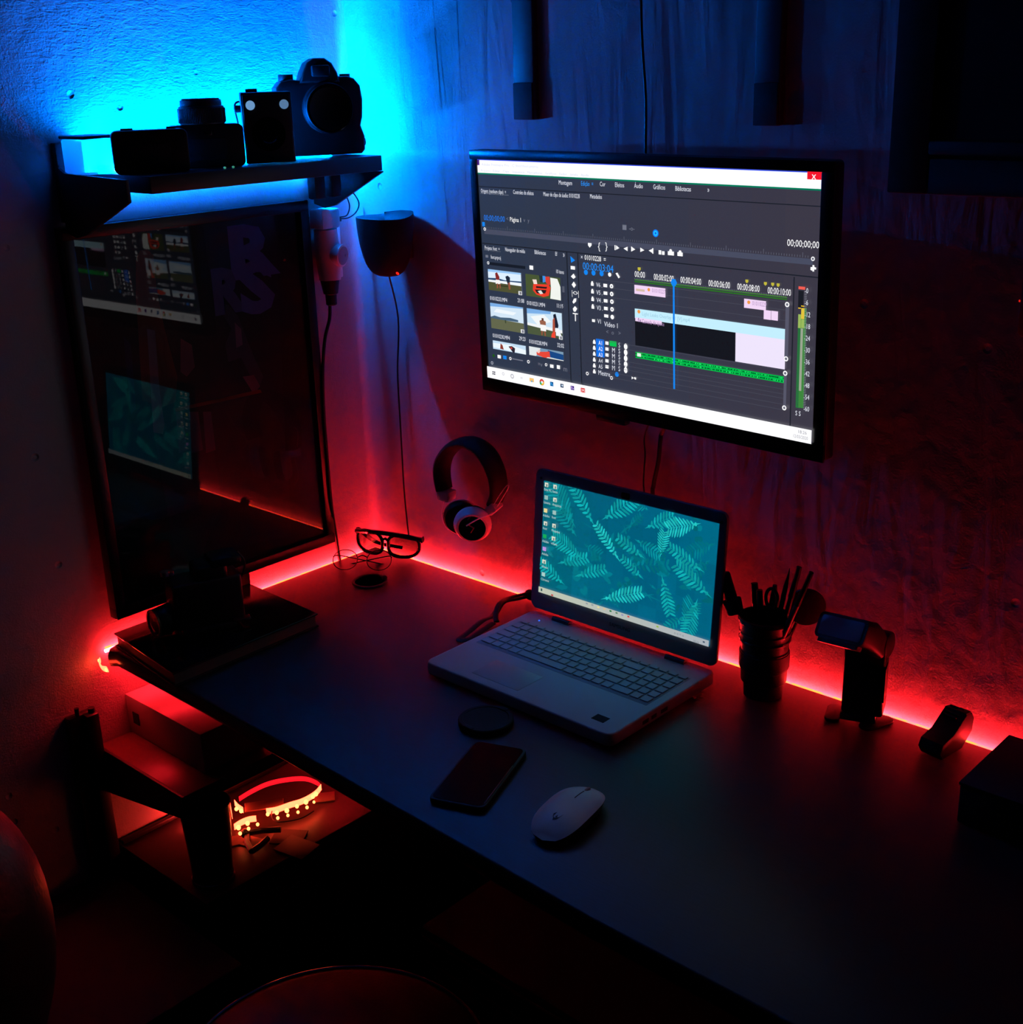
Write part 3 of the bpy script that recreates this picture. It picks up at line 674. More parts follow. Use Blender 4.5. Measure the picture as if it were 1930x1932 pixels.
for x, y, s_ in ((206, 412, '01010233.MP4'), (515, 437, '21:08'), (618, 465, '01010231.MP4'), (948, 495, '11:19'), (232, 830, '01010230.MP4'), (528, 862, '29:23'), (640, 895, '01010228.MP4'), (953, 935, '32:02')):
    T.text(x, y, s_, .0092, TX, .72)
for x, y in ((546, 358), (568, 785), (994, 855)):
    T.rect(x-20, y-24, x+20, y+24, (230, 232, 235)); T.rect(x-8, y-16, x+14, y+18, (120, 120, 130))
T.rect(1012, 190, 1042, 1090, (40, 42, 56)); T.rect(1014, 280, 1040, 350, (84, 88, 104))
T.disc(240, 1058, .004, (30, 90, 20)); T.rect(284, 1048, 322, 1092, WH); T.rect(346, 1055, 386, 1102, BL); T.ring(428, 1090, .0042, WH, (50, 56, 74)); T.rect(450, 1098, 568, 1108, GR); T.ring(630, 1125, .0045, WH, (50, 56, 74))
T.text(735, 1148, '=v', .01, GR); T.ring(828, 1158, .004, WH, (50, 56, 74)); T.rect(872, 1152, 912, 1196, WH); T.rect(948, 1160, 984, 1208, WH); T.text(1018, 1200, 'm', .012, GR); T.ring(222, 1140, .0045, (160, 165, 180), (50, 56, 74))
# toolbar between the panels and its dividers
for (xa, ya) in ((1066, 60), (1188, 80)):
    u = T.uv(xa, ya)[0]; T.R(u, vl, u+.0035, .955, (28, 32, 42))
T.crop(*A); T.fpoly([T.uv(1092, 1152), T.uv(1138, 1195), T.uv(1100, 1218)], BL)
T.crop(*Cc)
T.rect(1110, 55, 1158, 98, WH); T.fpoly([T.uv(1112, 172), T.uv(1142, 140), T.uv(1165, 180), T.uv(1140, 200)], WH); T.fpoly([T.uv(1120, 262), T.uv(1144, 228), T.uv(1168, 268), T.uv(1146, 300)], WH)
T.text(1118, 352, '|<>|', .0115, WH, .8); T.fpoly([T.uv(1128, 455), T.uv(1145, 418), T.uv(1172, 415), T.uv(1168, 450), T.uv(1140, 475)], WH); T.fpoly([T.uv(1132, 530), T.uv(1155, 500), T.uv(1180, 530), T.uv(1160, 565), T.uv(1140, 560)], WH); T.text(1130, 622, 'T', .018, WH)
# timeline head
T.crop(*A); T.text(1195, 1155, 'x', .008, TX); T.text(1232, 1165, '01010228  =', .0105, WH, .78)
T.text(1213, 1248, '00:00:03:04', .0155, (30, 140, 245), .84)
for x, c_ in ((1245, BL), (1320, BL), (1400, BL)): T.disc(x, 1312+(x-1245)*.08, .0065, c_, 10)
T.disc(1480, 1335, .005, WH); T.fpoly([T.uv(1538, 1322), T.uv(1556, 1315), T.uv(1582, 1360), T.uv(1568, 1372)], WH)
T.crop(*Cc)
for r_, (x, y) in enumerate(((1350, 255), (1352, 340), (1354, 425), (1356, 510))):
    T.rect(x-16, y-14, x+14, y+22, WH); T.disc(x-2, y-18, .003, WH); T.text(x+42, y+8, 'V%d .' % (6-r_), .0095, TX, .8); T.rect(x+122, y-4, x+164, y+38, WH); T.disc(x+212, y+26, .0055, WH); T.disc(x+212, y+26, .002, GR)
T.rect(1480, 590, 1526, 630, WH); T.disc(1570, 622, .0055, WH); T.rect(1345, 645, 1378, 680, WH); T.text(1405, 668, 'V1', .0095, TX, .8); T.text(1480, 698, 'Vídeo 1', .0105, TX, .85)
T.text(1500, 785, '<', .009, GR); T.text(1560, 792, 'o', .009, GR); T.text(1635, 800, '>', .009, GR)
T.rect(1388, 862, 1482, 1078, (20, 110, 225))
T.rect(1540, 885, 1616, 955, (10, 190, 80))
for r_ in range(6):
    y = 900+r_*66; x = 1368
    T.rect(x-14, y-8, x+16, y+24, WH); T.disc(x, y-12, .003, WH)
    if r_ < 5:
        T.text(x+48, y+8, 'A%d' % (r_+1), .009, TX if r_ > 2 else WH, .8); T.rect(x+124, y-8, x+160, y+34, WH)
        if r_: T.text(x+196, y+24, 'M', .0105, TX, .8)
        T.text(x+268, y+34, 'S', .0105, TX, .8); T.disc(x+350, y+50, .0055, WH, asp=2.4)
T.text(1412, 1240, 'Mestre', .0105, TX, .8); T.ring(1290, 1254, .0045, WH, (60, 60, 78)); T.rect(1310, 1262, 1545, 1304, (66, 70, 88)); T.ring(1560, 1302, .0045, WH, (60, 60, 78)); T.disc(1620, 1262, .006, BL); T.text(1785, 1298, '▸◂', .012, WH); T.fpoly([T.uv(1785, 1280), T.uv(1800, 1298), T.uv(1785, 1318)], WH); T.fpoly([T.uv(1825, 1285), T.uv(1808, 1300), T.uv(1825, 1322)], WH)
# timeline body
T.crop(*D)
u0 = T.uv(52, 220)[0]; u1 = T.uv(1400, 380)[0]
vt = [T.uv(60, y)[1] for y in (255, 330, 405)]
for y in (250, 315, 400, 805, 850, 960, 1000, 1035, 1085, 1130):
    v = T.uv(60, y)[1]; T.R(u0-.11, v, u1, v+.0016, (70, 72, 86))
for x, y, n_ in ((52, 163, '00:00'), (222, 187, '00:00:02:00'), (458, 213, '00:00:04:00'), (706, 243, '00:00:06:00'), (960, 273, '00:00:08:00'), (1228, 306, '00:00:10:00')): T.text(x, y, n_, .0125, WH, .62 if n_ != '00:00' else .7)
v = T.uv(60, 228)[1]; T.R(u0, v-.008, u1, v-.0055, (70, 150, 40)); T.R(u0, v-.0015, u1, v+.0035, (40, 110, 30))
for k in range(90):
    u = u0+(u1-u0)*k/90; T.R(u, v-.014, u+.0008, v-.009, (120, 124, 138))
for x, y in ((95, 117), (1047, 225), (1210, 246), (1274, 252), (1322, 258)):
    T.fpoly([T.uv(x-13, y-14), T.uv(x+13, y-12), T.uv(x+13, y+8), T.uv(x, y+20), T.uv(x-13, y+6)], (190, 180, 60))
PK = (236, 208, 240)
T.rect(52, 258, 328, 372, PK); T.rect(66, 292, 144, 322, (210, 185, 165)); T.disc(180, 302, .004, (235, 150, 70)); T.text(208, 308, '01010227', .0082, (170, 140, 185), .75)
T.rect(1024, 380, 1216, 485, PK); T.disc(1065, 413, .004, (235, 150, 70)); T.text(1095, 420, '01010229', .0082, (170, 140, 185), .7); T.rect(1198, 480, 1260, 570, PK); T.rect(1264, 487, 1322, 577, PK)
va = T.uv(58, 470)[1]; vb = T.uv(60, 556)[1]; vc = T.uv(70, 800)[1]; ur = T.uv(1392, 700)[0]; um = T.uv(950, 780)[0]
T.R(u0, va, ur, vb, (190, 232, 248)); T.R(u0, vb, um, vc, (20, 22, 30)); T.R(um, vb, ur, vc, (232, 222, 245))
T.rect(60, 548, 296, 616, PK)
T.disc(92, 498, .0045, (235, 150, 70)); T.text(118, 515, 'Light Leaks Overlay 01 [V].mp4', .0075, (150, 195, 215), .9); T.text(82, 572, 'fx', .009, (120, 90, 140)); T.text(118, 582, 'Camada de ajuste', .0085, (150, 120, 165), .68)
va = T.uv(66, 858)[1]; vb = T.uv(66, 912)[1]
T.R(u0, va, ur, vb, (0, 180, 70)); 
for lane in (0, 1):
    z0 = va+(vb-va)*(.22+.45*lane); pts_ = []
    T.R(u0, z0, ur, z0+.003, (0, 60, 30))
    for k in range(200):
        u = u0+.02+(ur-u0-.02)*k/200; h_ = (vb-va)*random.uniform(.03, .16)
        T.R(u, z0-h_*.7, u+(ur-u0)/280, z0+h_, (0, 85, 42) if random.random() < .6 else (40, 235, 110))
T.rect(82, 866, 116, 902, (220, 245, 230))
uvb = T.uv(1408, 430); T.rect(1396, 445, 1420, 900, (84, 84, 102)); T.rect(1386, 1055, 1406, 1340, (84, 84, 102))
for x, y in ((1409, 430), (1403, 913), (1397, 1042), (1391, 1352)): T.ring(x, y, .0055, WH, (110, 110, 125))
T.rect(400, 262, 421, 1190, (20, 130, 235)); T.disc(409, 236, .009, BL, 6)
u = T.uv(1464, 170)[0]; T.R(u, vl+.005, u+.003, .95, (30, 32, 42))
T.rect(1508, 268, 1566, 300, (235, 90, 80)); T.rect(1508, 305, 1550, 460, (26, 28, 36))
T.rect(1508, 515, 1530, 1355, (40, 110, 60)); T.rect(1534, 460, 1560, 1355, (60, 130, 60)); T.rect(1534, 460, 1560, 560, (220, 190, 60)); T.rect(1534, 560, 1560, 640, (150, 180, 90)); T.rect(1508, 515, 1530, 640, (150, 180, 90)); T.rect(1530, 640, 1540, 1200, (150, 160, 140)); T.rect(1507, 456, 1530, 468, (240, 190, 40)); T.rect(1532, 438, 1560, 450, (240, 190, 40))
for k in range(11):
    T.text(1562, 306+k*105, '-%d' % (k*6), .0095, TX, .7)
for k in range(70):
    u, v = T.uv(1560, 310+k*15); T.R(u, v, u+.006, v+.0012, (150, 152, 165))
T.text(1490, 1396, 'S S', .009, TX, .8)
# taskbar
T.crop(*Cc); vtb = T.uv(212, 1178)[1]
T.R(0, vtb, 1, 1, WH)
T.text(238, 1248, '⊞', .0001, DK)
for dx, dy in ((0, 0), (18, 3), (0, 22), (18, 25)): T.rect(240+dx, 1228+dy, 254+dx, 1246+dy, (20, 20, 50))
T.ring(362, 1258, .0045, (200, 200, 208), WH); T.ring(462, 1285, .0065, (180, 180, 188), WH); T.rect(552, 1288, 580, 1318, (225, 225, 230))
T.rect(656, 1300, 706, 1352, (240, 190, 110)); T.rect(672, 1330, 690, 1352, (120, 170, 200))
T.disc(795, 1350, .0085, (220, 60, 50), 16); T.fpoly([T.uv(770, 1340), T.uv(795, 1350), T.uv(790, 1385), T.uv(772, 1370)], (40, 160, 80)); T.fpoly([T.uv(795, 1350), T.uv(822, 1345), T.uv(815, 1375), T.uv(792, 1385)], (245, 200, 50)); T.disc(796, 1350, .0036, (220, 235, 250)); 
T.rect(886, 1342, 924, 1398, (0, 70, 140)); T.text(890, 1372, 'Ps', .0085, (80, 190, 255), .8)
T.rect(1002, 1364, 1038, 1412, (20, 50, 90)); T.rect(1014, 1376, 1032, 1398, (200, 220, 235))
T.rect(1116, 1386, 1156, 1440, (50, 20, 120)); T.text(1120, 1415, 'Pr', .0085, (220, 190, 255), .8)
T.rect(1230, 1408, 1278, 1468, (215, 30, 35)); T.text(1238, 1440, 'M', .009, (255, 230, 230), .9)
T.crop(*D); T.text(1512, 1562, '18:26', .0065, (150, 150, 160), 1); T.text(1470, 1600, '12/03/2020', .0065, (150, 150, 160), .8)
T.b.build('screen', screen_mat('tv_screen', TV_E), tv, smooth=0)

# cords of the television
o = MB().tube(bez([at(x, y, 1, -.012) for x, y in ((1209, -60), (1209, 0), (1212, 90), (1218, 180), (1218, 260), (1217, 330))], 6), .0022, 8).build('wall_cable', CABLE, origin=at(1217, 300, 1, -.012))
tag(o, 'black cable running up the right wall from behind the television', 'cable')
o = MB().tube(bez([Vector((.76, -.060, 1.18))]+[at(x, y, 1, -.03) for x, y in ((1218, 815), (1217, 860), (1214, 910), (1216, 950))]+[Vector((.69, -.008, .80)), Vector((.69, -.006, .756))], 6), .0014, 6).build('thin_cable', CABLE, origin=at(1217, 850, 1, -.03))
tag(o, 'thinner cable hanging from the television, on the left of the two', 'cable', 'cables hanging from the television')
o = MB().tube(bez([Vector((.79, -.060, 1.18))]+[at(x, y, 1, -.03) for x, y in ((1251, 812), (1246, 830), (1242, 870), (1233, 915), (1232, 950))]+[Vector((.715, -.008, .80)), Vector((.715, -.006, .756))], 6), .0036, 8).build('thick_cable', CABLE, origin=at(1242, 850, 1, -.03))
tag(o, 'thicker black cable hanging from the television down behind the laptop', 'cable', 'cables hanging from the television')

# ------------------------------------------------------------ upright bars and cupboard at the top of the right wall
def wallbar(label, x0, x1, zb, dep, side_light=False):
    t = thing('wall_upright', label, 'wall bar', ((x0+x1)/2, 0, zb), group='upright bars at the top of the right wall')
    b = MB(); b.box(((x0+x1)/2, -dep/2, (zb+2.35)/2), (x1-x0, dep, 2.35-zb), bev=.002); b.build('bar', BRKT, t, world=True)
    b = MB(); b.box(((x0+x1)/2, -dep-.0015, zb+.028), ((x1-x0)*.94, .003, .055), bev=.001); b.build('end_cap', BLKM, t, world=True)
p0 = at(962, 120, 1, -.03); p1 = at(1012, 120, 1, -.0)
wallbar('slim dark upright bar on the right wall, above the television\'s left end', .428, .470, 1.575, .014)
wallbar('broader black upright bar on the right wall, above the television\'s right end', .872, .912, 1.568, .014)
t = thing('wall_cupboard', 'black framed wall cupboard cut off at the upper right edge', 'cupboard', (1.15, 0, 1.5))
b = MB(); b.box((1.42, -.065, 1.9), (.56, .13, .8), bev=.003); b.build('carcass', BRKT, t, world=True)
b = MB()
for (x0, x1, z0, z1) in ((1.14, 1.19, 1.5, 2.3), (1.65, 1.70, 1.5, 2.3), (1.19, 1.65, 1.5, 1.54), (1.19, 1.65, 2.25, 2.3)): b.box(((x0+x1)/2, -.136, (z0+z1)/2), (x1-x0, .012, z1-z0), bev=.002)
b.build('door_frame', BLKM, t, world=True)
b = MB(); b.box((1.42, -.132, 1.9), (.46, .003, .72)); b.build('door_panel', mat('panel_dark', '23262c', .6), t, world=True)
b = MB(); b.box((1.42, -.141, 1.552), (.46, .014, .016), bev=.003); b.build('rail', BRKT, t, world=True)
t = thing('wall_switch', 'black wall device with a tiny red light at the right edge', 'wall device', (1.28, 0, 1.33))
p = at(1928, 575, 1, -.02)
b = MB(); b.box((p.x+.024, -.012, p.z), (.055, .024, .08), bev=.008); b.build('housing', BLKM, t, world=True)
q = at(1921, 568, 1, -.026)
b = MB(); b.ball((q.x+.001, -.0245, q.z), (.0012, .001, .0016), 8); b.build('indicator_light', mat('red_dot', (200, 20, 20), .4, emit=(1, .02, .01), es=.7), t, world=True)

# ------------------------------------------------------------ headphones on the right wall
t = thing('headphones', 'black and white headphones hanging on the right wall above the desk', 'headphones', (.31, 0, .93))
HY = -.035
def hp(x, y, d=HY): return at(x, y, 1, d)
arc = bez([hp(838, 923), hp(834, 900), hp(834, 880), hp(840, 861), hp(855, 843), hp(873, 835), hp(890, 836), hp(908, 846), hp(922, 862), hp(933, 884), hp(939, 905), hp(940, 930), hp(933, 949)], 5)
b = MB(); n = len(arc); rr = [.0078+.0014*math.sin(PI*i/(n-1)) for i in range(n)]
b.tube(arc, [r*1.12 for r in rr], 14, flat=(2.3, 1)); b.build('headband', BLKM, t, world=True)
b = MB(); c_ = hp(842, 933); b.box((c_.x, c_.y, c_.z), (.026, .03, .019), rot=(0, .12, .2), bev=.003); b.build('slider', WHT, t, world=True)
b = MB(); c_ = hp(932, 957, -.04); b.box((c_.x, c_.y, c_.z), (.022, .028, .017), rot=(.1, -.75, .2), bev=.003); b.build('slider', WHT, t, world=True)
def cup(cx, cy, dirv, r, dpt):
    o_ = hp(cx, cy, dpt); m = frame_m(o_, Vector(dirv).cross(Vector((0, 0, 1))), (0, 0, 1)); 
    z = Vector(dirv).normalized(); x = z.cross(Vector((0, 0, 1))).normalized(); y = z.cross(x)
    m = Matrix((x, y, z)).transposed().to_4x4(); m.translation = o_
    return m
dv = (.62, -.72, -.12)
m = cup(870, 978, dv, .03, -.04)
e1 = MB(); e1.lathe([(.026, -.011), (.0315, -.008), (.033, -.001), (.033, .001), (.029, .007), (.02, .009)], m, 32); e1.build('cushion', BLEATH, t, world=True)
e2 = MB(); e2.lathe([(.018, -.024), (.027, -.021), (.032, -.014), (.0335, -.009), (.032, -.008)], m, 32); e2.build('ear_shell', WHT, t, world=True)
m = cup(892, 986, dv, .03, -.052)
e1 = MB(); e1.lathe([(.022, -.012), (.030, -.010), (.0325, -.003), (.032, .001), (.028, .003)], m, 32); e1.build('cushion', BLEATH, t, world=True)
e2 = MB(); e2.lathe([(.0325, .001), (.034, .003), (.0345, .008), (.033, .012), (.030, .016), (.0285, .021), (.0275, .0215)], m, 36); e2.build('ear_shell', WHT, t, world=True)
e3 = MB(); e3.lathe([(.0275, .0210), (.0275, .0232), (.0245, .0236), (.0245, .0225)], m, 36, cap=False); e3.build('trim_ring', WHT, t, world=True)
e4 = MB(); e4.lathe([(.0244, .0215), (.0244, .0226), (.001, .0232)], m, 30); e4.build('cap', BLKG, t, world=True)
e5 = MB(); e5.tube([m @ Vector((.003, .009, .0236)), m @ Vector((-.003, -.001, .0236)), m @ Vector((.007, -.008, .0236))], [.0006, .0016, .0006], 6); e5.build('emblem', mat('emblem_red', 'a02020', .4), t, world=True)
b = MB(); b.tube(bez([hp(845, 942), hp(852, 949), hp(868, 950)], 5), .0014, 6); b.build('wire', WHT, t, world=True)
b = MB(); b.tube(bez([hp(935, 965, -.05), hp(921, 972, -.06), hp(900, 980, -.08), hp(880, 992, -.085)], 5), .0012, 6); b.build('wire', WHT, t, world=True)
b = MB(); b.tube(bez([hp(932, 952, -.05), hp(942, 935, -.06), hp(955, 917, -.06), hp(960, 916, -.06), hp(956, 926, -.06), hp(938, 956, -.05)], 6), .0007, 6); b.build('wire', WHT, t, world=True)
b = MB(); b.tube(bez([hp(838, 943), hp(836, 955), hp(833, 970), hp(838, 988), hp(846, 1000)], 5), .0008, 6); b.build('wire', WHT, t, world=True)
b = MB(); b.tube(bez([hp(828, 915), hp(822, 890), hp(823, 878), hp(827, 876)], 5), .0008, 6); b.build('wire', WHT, t, world=True)
o = MB().cyl(hp(886, 845, 0.0), hp(886, 845, -.05), .002, seg=10).build('wall_nail', CHROME, origin=hp(886, 845, -.02)); tag(o, 'small nail in the right wall that carries the headphones', 'nail')

# ------------------------------------------------------------ glasses by the corner
def lens_loop(w_, h_, c, ex, ey, sup=2.6, n=28):
    out = []
    for k in range(n):
        a = 2*PI*k/n; x = math.copysign(abs(math.cos(a))**(2/sup), math.cos(a))*w_/2; y = math.copysign(abs(math.sin(a))**(2/sup), math.sin(a))*h_/2
        out.append(Vector(c)+ex*x+ey*y)
    return out
t = thing('sunglasses', 'dark wraparound sunglasses lying on the desk in the corner', 'sunglasses', (.09, -.06, DZ), (0, 0, 0))
SMOKE = bpy.data.materials.new('smoked_lens'); SMOKE.use_nodes = True
_nt = SMOKE.node_tree; _nt.nodes.remove(_nt.nodes['Principled BSDF']); _t = _nt.nodes.new('ShaderNodeBsdfTransparent'); _t.inputs[0].default_value = (.16, .15, .14, 1); _g = _nt.nodes.new('ShaderNodeBsdfGlossy'); _g.inputs['Roughness'].default_value = .05; _mx = _nt.nodes.new('ShaderNodeMixShader'); _f = _nt.nodes.new('ShaderNodeFresnel'); _f.inputs[0].default_value = 1.45
_n = _nt.nodes.new('ShaderNodeTexNoise'); _n.inputs['Scale'].default_value = 30; _mr = _nt.nodes.new('ShaderNodeMapRange'); _mr.inputs[3].default_value = .03; _mr.inputs[4].default_value = .07; _nt.links.new(_n.outputs[0], _mr.inputs[0]); _nt.links.new(_mr.outputs[0], _g.inputs['Roughness'])
_nt.links.new(_f.outputs[0], _mx.inputs[0]); _nt.links.new(_t.outputs[0], _mx.inputs[1]); _nt.links.new(_g.outputs[0], _mx.inputs[2]); _nt.links.new(_mx.outputs[0], _nt.nodes['Material Output'].inputs[0])
# front spans from a to b, leaning
a_ = Vector((.024, -.079, DZ+.034)); b_ = Vector((.152, -.024, DZ+.028))
ex = (b_-a_).normalized(); upn = Vector((0, 0, 1)); ey = (upn - ex*upn.dot(ex)).normalized(); nz = ex.cross(ey)
mid = (a_+b_)/2; half = (b_-a_).length/2
def wrap(u, v):   # u along the front, v up, bowed outward
    return mid + ex*u*half + ey*v - nz*(.016*(abs(u)**2.2)) 
def ssh(cx, wx, hy, n=30):
    o_ = []
    for k in range(n):
        a = 2*PI*k/n; x = math.copysign(abs(math.cos(a))**.75, math.cos(a)); y = math.copysign(abs(math.sin(a))**.75, math.sin(a))
        o_.append((cx+x*wx, y*hy*(1-.12*abs(cx+x*wx))))
    return o_
b = MB()
for cx in (-.52, .52): b.tube([wrap(u, v) for u, v in ssh(cx, .43, .024)], .0036, 6, closed=True)
b.tube([wrap(u, .024-.010*abs(u)**2) for u in [k/10-1 for k in range(21)]], .0048, 6)
b.tube([wrap(-.12, .008), wrap(0, .013), wrap(.12, .008)], .003, 6)
b.build('frame', BLKG, t, world=True)
for cx in (-.52, .52):
    b = MB(); f = ssh(cx, .43, .024); b.face([wrap(u, v)+nz*.0004 for u, v in f]); b.build('lens', SMOKE, t, world=True, smooth=0)
b = MB(); e = wrap(1, .012); b.tube(bez([e, e-nz*.02-ex*.002, e-nz*.05-ex*.03-ey*.012, e-nz*.055-ex*.08-ey*.03], 6), [.0045]*6+[.004]*6+[.003]*7, 6, flat=(.5, 1.3)); b.build('temple_arm', BLKG, t, world=True)
b = MB(); e = wrap(-1, .012); b.tube(bez([e, e-nz*.01+ex*.002, e+nz*.0+ex*.04-ey*.022-nz*.012, e+ex*.09-ey*.029-nz*.02], 6), [.0045]*6+[.004]*6+[.003]*7, 6, flat=(.5, 1.3)); b.build('temple_arm', BLKG, t, world=True)
CLR = bpy.data.materials.new('clear_lens'); CLR.use_nodes = True
_nt = CLR.node_tree; _nt.nodes.remove(_nt.nodes['Principled BSDF']); _t = _nt.nodes.new('ShaderNodeBsdfTransparent'); _t.inputs[0].default_value = (.85, .8, .8, 1); _g = _nt.nodes.new('ShaderNodeBsdfGlossy'); _g.inputs['Roughness'].default_value = .05; _mx = _nt.nodes.new('ShaderNodeMixShader'); _f = _nt.nodes.new('ShaderNodeFresnel'); _f.inputs[0].default_value = 1.5
_n = _nt.nodes.new('ShaderNodeTexNoise'); _n.inputs['Scale'].default_value = 30; _mr = _nt.nodes.new('ShaderNodeMapRange'); _mr.inputs[3].default_value = .03; _mr.inputs[4].default_value = .07; _nt.links.new(_n.outputs[0], _mr.inputs[0]); _nt.links.new(_mr.outputs[0], _g.inputs['Roughness'])
_nt.links.new(_f.outputs[0], _mx.inputs[0]); _nt.links.new(_t.outputs[0], _mx.inputs[1]); _nt.links.new(_g.outputs[0], _mx.inputs[2]); _nt.links.new(_mx.outputs[0], _nt.nodes['Material Output'].inputs[0])
t = thing('eyeglasses', 'thin wire-rimmed round eyeglasses lying in front of the sunglasses', 'eyeglasses', (.1, -.11, DZ))
WIRE = mat('wire_dark', '1a1414', .3, metal=.7)
ex2 = Vector((.62, .45, .0)).normalized(); ey2 = (Vector((-.45, .62, 1.0))).normalized(); ey2 = (ey2-ex2*ey2.dot(ex2)).normalized()
c1 = Vector((.062, -.133, DZ+.0185)); c2_ = Vector((.116, -.094, DZ+.0185))
for c_ in (c1, c2_):
    b = MB(); lp = lens_loop(.048, .040, c_, ex2, ey2, 2.1); b.tube(lp, .0009, 6, closed=True); b.build('rim', WIRE, t, world=True)
    b = MB(); b.face(lp); b.build('lens', CLR, t, world=True, smooth=0)
b = MB(); b.tube(bez([c1+ex2*.0235+ey2*.005, (c1+c2_)/2+ey2*.009, c2_-ex2*.0235+ey2*.005], 6), .0011, 6); b.build('bridge', WIRE, t, world=True)
bk = ex2.cross(ey2)
for e, s_ in ((c1-ex2*.024+ey2*.006, 1), (c2_+ex2*.024+ey2*.006, -1)):
    b = MB(); b.tube(bez([e, e+ex2*s_*.01-Vector((0, 0, .004))+Vector((-.01, .012, 0)), e+ex2*s_*.06+Vector((-.014, .02, -.018)), e+ex2*s_*.1+Vector((-.01, .02, -.026))], 6), .0012, 6); b.build('temple_arm', WIRE, t, world=True)
o = MB().ball((.165, -.125, DZ+.0045), (.0055, .0055, .0045), 14).build('earbud_tip', BLKM, origin=(.165, -.125, DZ)); tag(o, 'tiny black rubber knob on the desk in front of the eyeglasses', 'earbud')

# ------------------------------------------------------------ sketchbook and the black camera on it
t = thing('hardcover_book', 'large dark hardcover book lying flat at the left end of the desk', 'book', (.13, -.48, DZ))
Q = [(.029, -.612), (.240, -.635), (.236, -.342), (.028, -.334)]
b = MB(); b.prism(Q, .0035, Matrix.Translation((0, 0, DZ+.0225)), bev=.001); b.build('front_cover', BLKG, t, world=True)
b = MB(); b.prism(Q, .0035, Matrix.Translation((0, 0, DZ+.0003)), bev=.001); b.build('back_cover', BLKM, t, world=True)
cx_ = sum(x for x, y in Q)/4; cy_ = sum(y for x, y in Q)/4
b = MB(); b.prism([(cx_+(x-cx_)*.97, cy_+(y-cy_)*.975) for x, y in Q], .0188, Matrix.Translation((0, 0, DZ+.0037))); b.build('page_block', PAPER, t, world=True)
BZ = DZ+.0262
t = thing('camera_on_book', 'black film camera with a barrel lens standing on the dark book', 'camera', (.125, -.49, BZ), (0, 0, -.35))
b = MB(); b.box((0, 0, .05), (.062, .118, .082), bev=.006, seg=3); b.box((0, -.004, .0055), (.075, .09, .011), bev=.003); b.build('body', BLK, t)
b = MB(); b.box((.004, .010, .1), (.05, .055, .03), bev=.008, seg=3); b.box((.006, .036, .116), (.05, .05, .016), bev=.004); b.build('prism_housing', BLK, t)
b = MB(); b.cyl((0, -.055, .03), (.008, -.088, .025), .0235, .0235, seg=28, bev=.002); b.build('lens', BLK, t)
b = MB(); b.lathe([(.0235, 0), (.0245, .001), (.0245, .004), (.0205, .0045), (.019, .001)], frame_m((.0079, -.0877, .025), (.969, .245, 0), (0, 0, 1)), 30, cap=False)
b.build('lens_ring', mat('brass_ring', '7a5a40', .35, metal=.7), t)
b = MB(); b.tube(bez([(.02, .058, .128), (.022, .068, .11), (.02, .066, .09), (.018, .06, .08)], 6), .002, 6); b.build('strap_loop', LEATH, t)
b = MB(); b.box((.033, .05, .012), (.014, .03, .004), bev=.001); b.build('tripod_plate', GREYM, t)
for p in ((-.02, -.05, .093), (-.005, -.06, .1)):
    b = MB(); b.cyl(p, (p[0], p[1], p[2]+.008), .008, seg=18, bev=.001); b.build('dial', GREYM, t)
b = MB(); b.box((.018, .05, .1245), (.024, .006, .0015)); b.build('hot_shoe', CHROME, t)

# ------------------------------------------------------------ coaster, phone, mouse
t = at(917, 1366, 2, DZ)
o = thing('round_coaster', 'flat round black coaster on the desk behind the phone', 'coaster', (t.x, t.y, DZ))
b = MB(); b.lathe([(.0395, .0003), (.0405, .002), (.0405, .009), (.039, .0105), (.034, .0108), (.033, .0098)], None, 44); b.build('cap', BLKM, o)
for sy in (-1, 1):
    b = MB(); b.box((0, sy*.036, .0105), (.018, .008, .002), bev=.0006); b.build('grip_tab', BLKM, o)

pc = sum([Vector(v) for v in ((.730, -.463, 0), (.806, -.427, 0), (.860, -.587, 0), (.787, -.608, 0))], Vector())/4
o = thing('smartphone', 'black smartphone lying face up near the front edge of the desk', 'phone', (pc.x, pc.y, DZ), (0, 0, math.radians(21)))
b = MB(); b.prism(rrect(.080, .160, .011, 6), .0085, Matrix.Translation((0, 0, .0003)), bev=.002, seg=3); b.build('case', RUBBER, o)
b = MB(); b.prism(rrect(.072, .152, .008, 6), .0006, Matrix.Translation((0, 0, .0088))); b.build('screen_glass', mat('phone_glass', '020203', .12, spec=.25, vary=.02), o)
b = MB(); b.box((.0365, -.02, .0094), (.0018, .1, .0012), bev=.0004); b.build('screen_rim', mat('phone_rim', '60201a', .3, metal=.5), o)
b = MB(); b.box((0, -.0785, .006), (.012, .002, .003)); b.build('port', BLKM, o)

